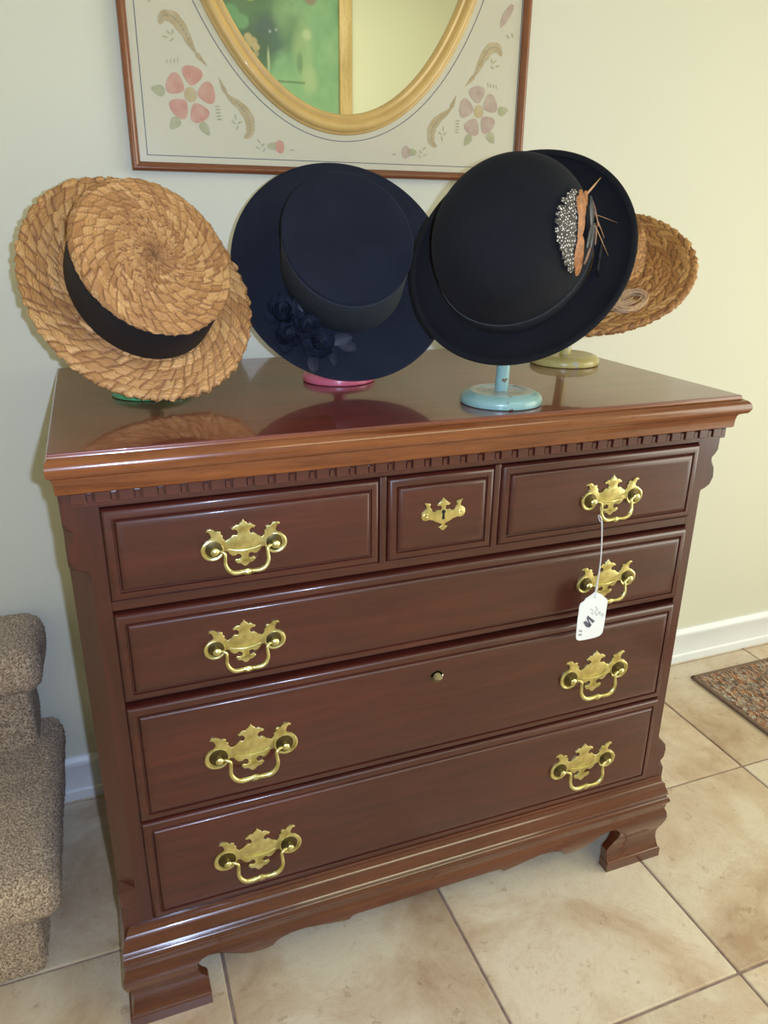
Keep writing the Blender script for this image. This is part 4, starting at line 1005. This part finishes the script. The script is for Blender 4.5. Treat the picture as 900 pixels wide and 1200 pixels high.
def stroke(pts, w_):
    ms = []; P = [Vector((x, 0, z)) for x, z in pts]
    for a, b in zip(P, P[1:]):
        d = (b - a).normalized(); n_ = Vector((-d.z, 0, d.x)) * w_ / 2; a2 = a - d * w_ * .3; b2 = b + d * w_ * .3
        ms.append(mesh([(q.x, TY_ - .0006, q.z) for q in (a2 + n_, b2 + n_, b2 - n_, a2 - n_)], [(0, 1, 2, 3)]))
    return ms
thin = [[(0.7474, 0.6153), (0.751, 0.6147), (0.7523, 0.611), (0.7511, 0.607), (0.7541, 0.6044)], [(0.7568, 0.6178), (0.7587, 0.6167), (0.7616, 0.6119), (0.7578, 0.6101), (0.7564, 0.6069), (0.7602, 0.6054), (0.7624, 0.6024), (0.7589, 0.6018)],
        [(0.7635, 0.6073), (0.7662, 0.6077), (0.7684, 0.6047), (0.7659, 0.6031), (0.7635, 0.6073)], [(0.7713, 0.6034), (0.7743, 0.6011), (0.7729, 0.5979), (0.7699, 0.6002), (0.7713, 0.6034)]]
link('price_writing', join([m for s in thin for m in stroke(s, .0009)]), M_ink2, tg, world=True)
polys = [[(0.7442, 0.6049), (0.7593, 0.5919), (0.7552, 0.5888), (0.7479, 0.5966), (0.7421, 0.6002)], [(0.7367, 0.594), (0.7418, 0.596), (0.7534, 0.5848), (0.7498, 0.5816), (0.7432, 0.5846)], [(0.7423, 0.5993), (0.7454, 0.5987), (0.7537, 0.5861), (0.7507, 0.5849)]]
link('stamped_mark', join([flat_xz(p, TY_ - .0006) for p in polys]), M_ink, tg, world=True)
fk = [[(0.7304, 0.5802), (0.7358, 0.5792), (0.7357, 0.5766)], [(0.7331, 0.5797), (0.7335, 0.5775)], [(0.7314, 0.5719), (0.7368, 0.5708)], [(0.7336, 0.5714), (0.7311, 0.5742)], [(0.7341, 0.5713), (0.7365, 0.5735)]]
link('tag_initials', join([m for s in fk for m in stroke(s, .0011)]), M_ink, tg, world=True)
link('tag_hole', tube([(0.7546, TY_ - .0006, 0.635), (0.7546, TY_ + .0006, 0.635)], .0013, 12), M_ink2, tg, world=True)
yb_ = FY - .0165
sp_ = smooth_path([(0.7546, TY_ - .001, 0.635), (0.7540, TY_ - .002, 0.645), (0.7565, TY_, 0.70), (0.7590, yb_ - .006, 0.748), (0.7575, yb_ - .004, 0.762), (0.7560, yb_, 0.767), (0.7575, yb_ + .0045, 0.764), (0.7605, yb_ + .0035, 0.756), (0.7600, yb_ - .003, 0.751), (0.7575, TY_ + .002, 0.70), (0.7552, TY_ + .002, 0.645), (0.7546, TY_ + .001, 0.635)], 5)
link('string', tube(sp_, .0008, 6), M_string, tg, world=True, smooth=True)

# ------------------------------------------------------------------ carpeted stairs
stairs = empty('carpeted_stairs', (-0.5, 0.35, 0), 'two beige carpeted stair steps beside the chest, against the wall', 'stairs')
tex1 = bpy.data.textures.new('carpet_fine', 'CLOUDS'); tex1.noise_scale = 0.0055; tex1.noise_depth = 1
tex2 = bpy.data.textures.new('carpet_wide', 'CLOUDS'); tex2.noise_scale = 0.06
def carpet_part(name, x0, x1, y0, y1, z0, z1, bev):
    o = link(name, boxmesh(x0, x1, y0, y1, z0, z1, bev, 5), M_carpet, stairs, world=True)
    r = o.modifiers.new('r', 'REMESH'); r.mode = 'VOXEL'; r.voxel_size = 0.0042; r.use_smooth_shade = True
    for t, s in ((tex2, .006), (tex1, .0065)):
        d = o.modifiers.new('d', 'DISPLACE'); d.texture = t; d.texture_coords = 'LOCAL'; d.strength = s; d.mid_level = .5
    return o
SX = -0.62
carpet_part('riser', SX, -0.128, 0.150, WALL_Y - .006, 0.004, 0.185, 0.016)
carpet_part('tread', SX, -0.086, 0.106, WALL_Y - .006, 0.150, 0.233, 0.032)
carpet_part('riser', SX, -0.124, 0.468, WALL_Y - .006, 0.215, 0.420, 0.016)
carpet_part('tread', SX, -0.090, 0.392, WALL_Y - .006, 0.385, 0.474, 0.034)

# ------------------------------------------------------------------ rug
rug = empty('loop_pile_rug', (1.9, 0.1, 0), 'rust and grey flecked loop pile rug with brown bound edge on the tiles at right', 'rug')
rx0, rx1, ry0, ry1 = 1.516, 2.30, -0.75, 0.496
def pile():
    nx, ny = 260, 400; xs = np.linspace(rx0 + .009, rx1 - .009, nx); ys = np.linspace(ry0 + .009, ry1 - .009, ny)
    X, Y = np.meshgrid(xs, ys); Z = .0065 + .0022 * RNG.random(X.shape) + .0012 * np.sin(X * 900) * np.sin(Y * 700)
    Z[0, :] = Z[-1, :] = .004; Z[:, 0] = Z[:, -1] = .004
    V = np.stack([X.ravel(), Y.ravel(), Z.ravel()], 1); idx = np.arange(nx * ny).reshape(ny, nx)
    F = np.stack([idx[:-1, :-1], idx[:-1, 1:], idx[1:, 1:], idx[1:, :-1]], -1).reshape(-1, 4); return mesh(V, F)
link('rug_pile', pile(), M_rug, rug, world=True)['kind'] = 'stuff'
def bind(x0, x1, y0, y1): return boxmesh(x0, x1, y0, y1, 0.0002, .0085, .003, 3)
link('rug_binding', join([bind(rx0, rx0 + .012, ry0, ry1), bind(rx1 - .012, rx1, ry0, ry1), bind(rx0, rx1, ry0, ry0 + .012), bind(rx0, rx1, ry1 - .012, ry1)]), M_bind, rug, world=True, smooth=True, sharp=40)
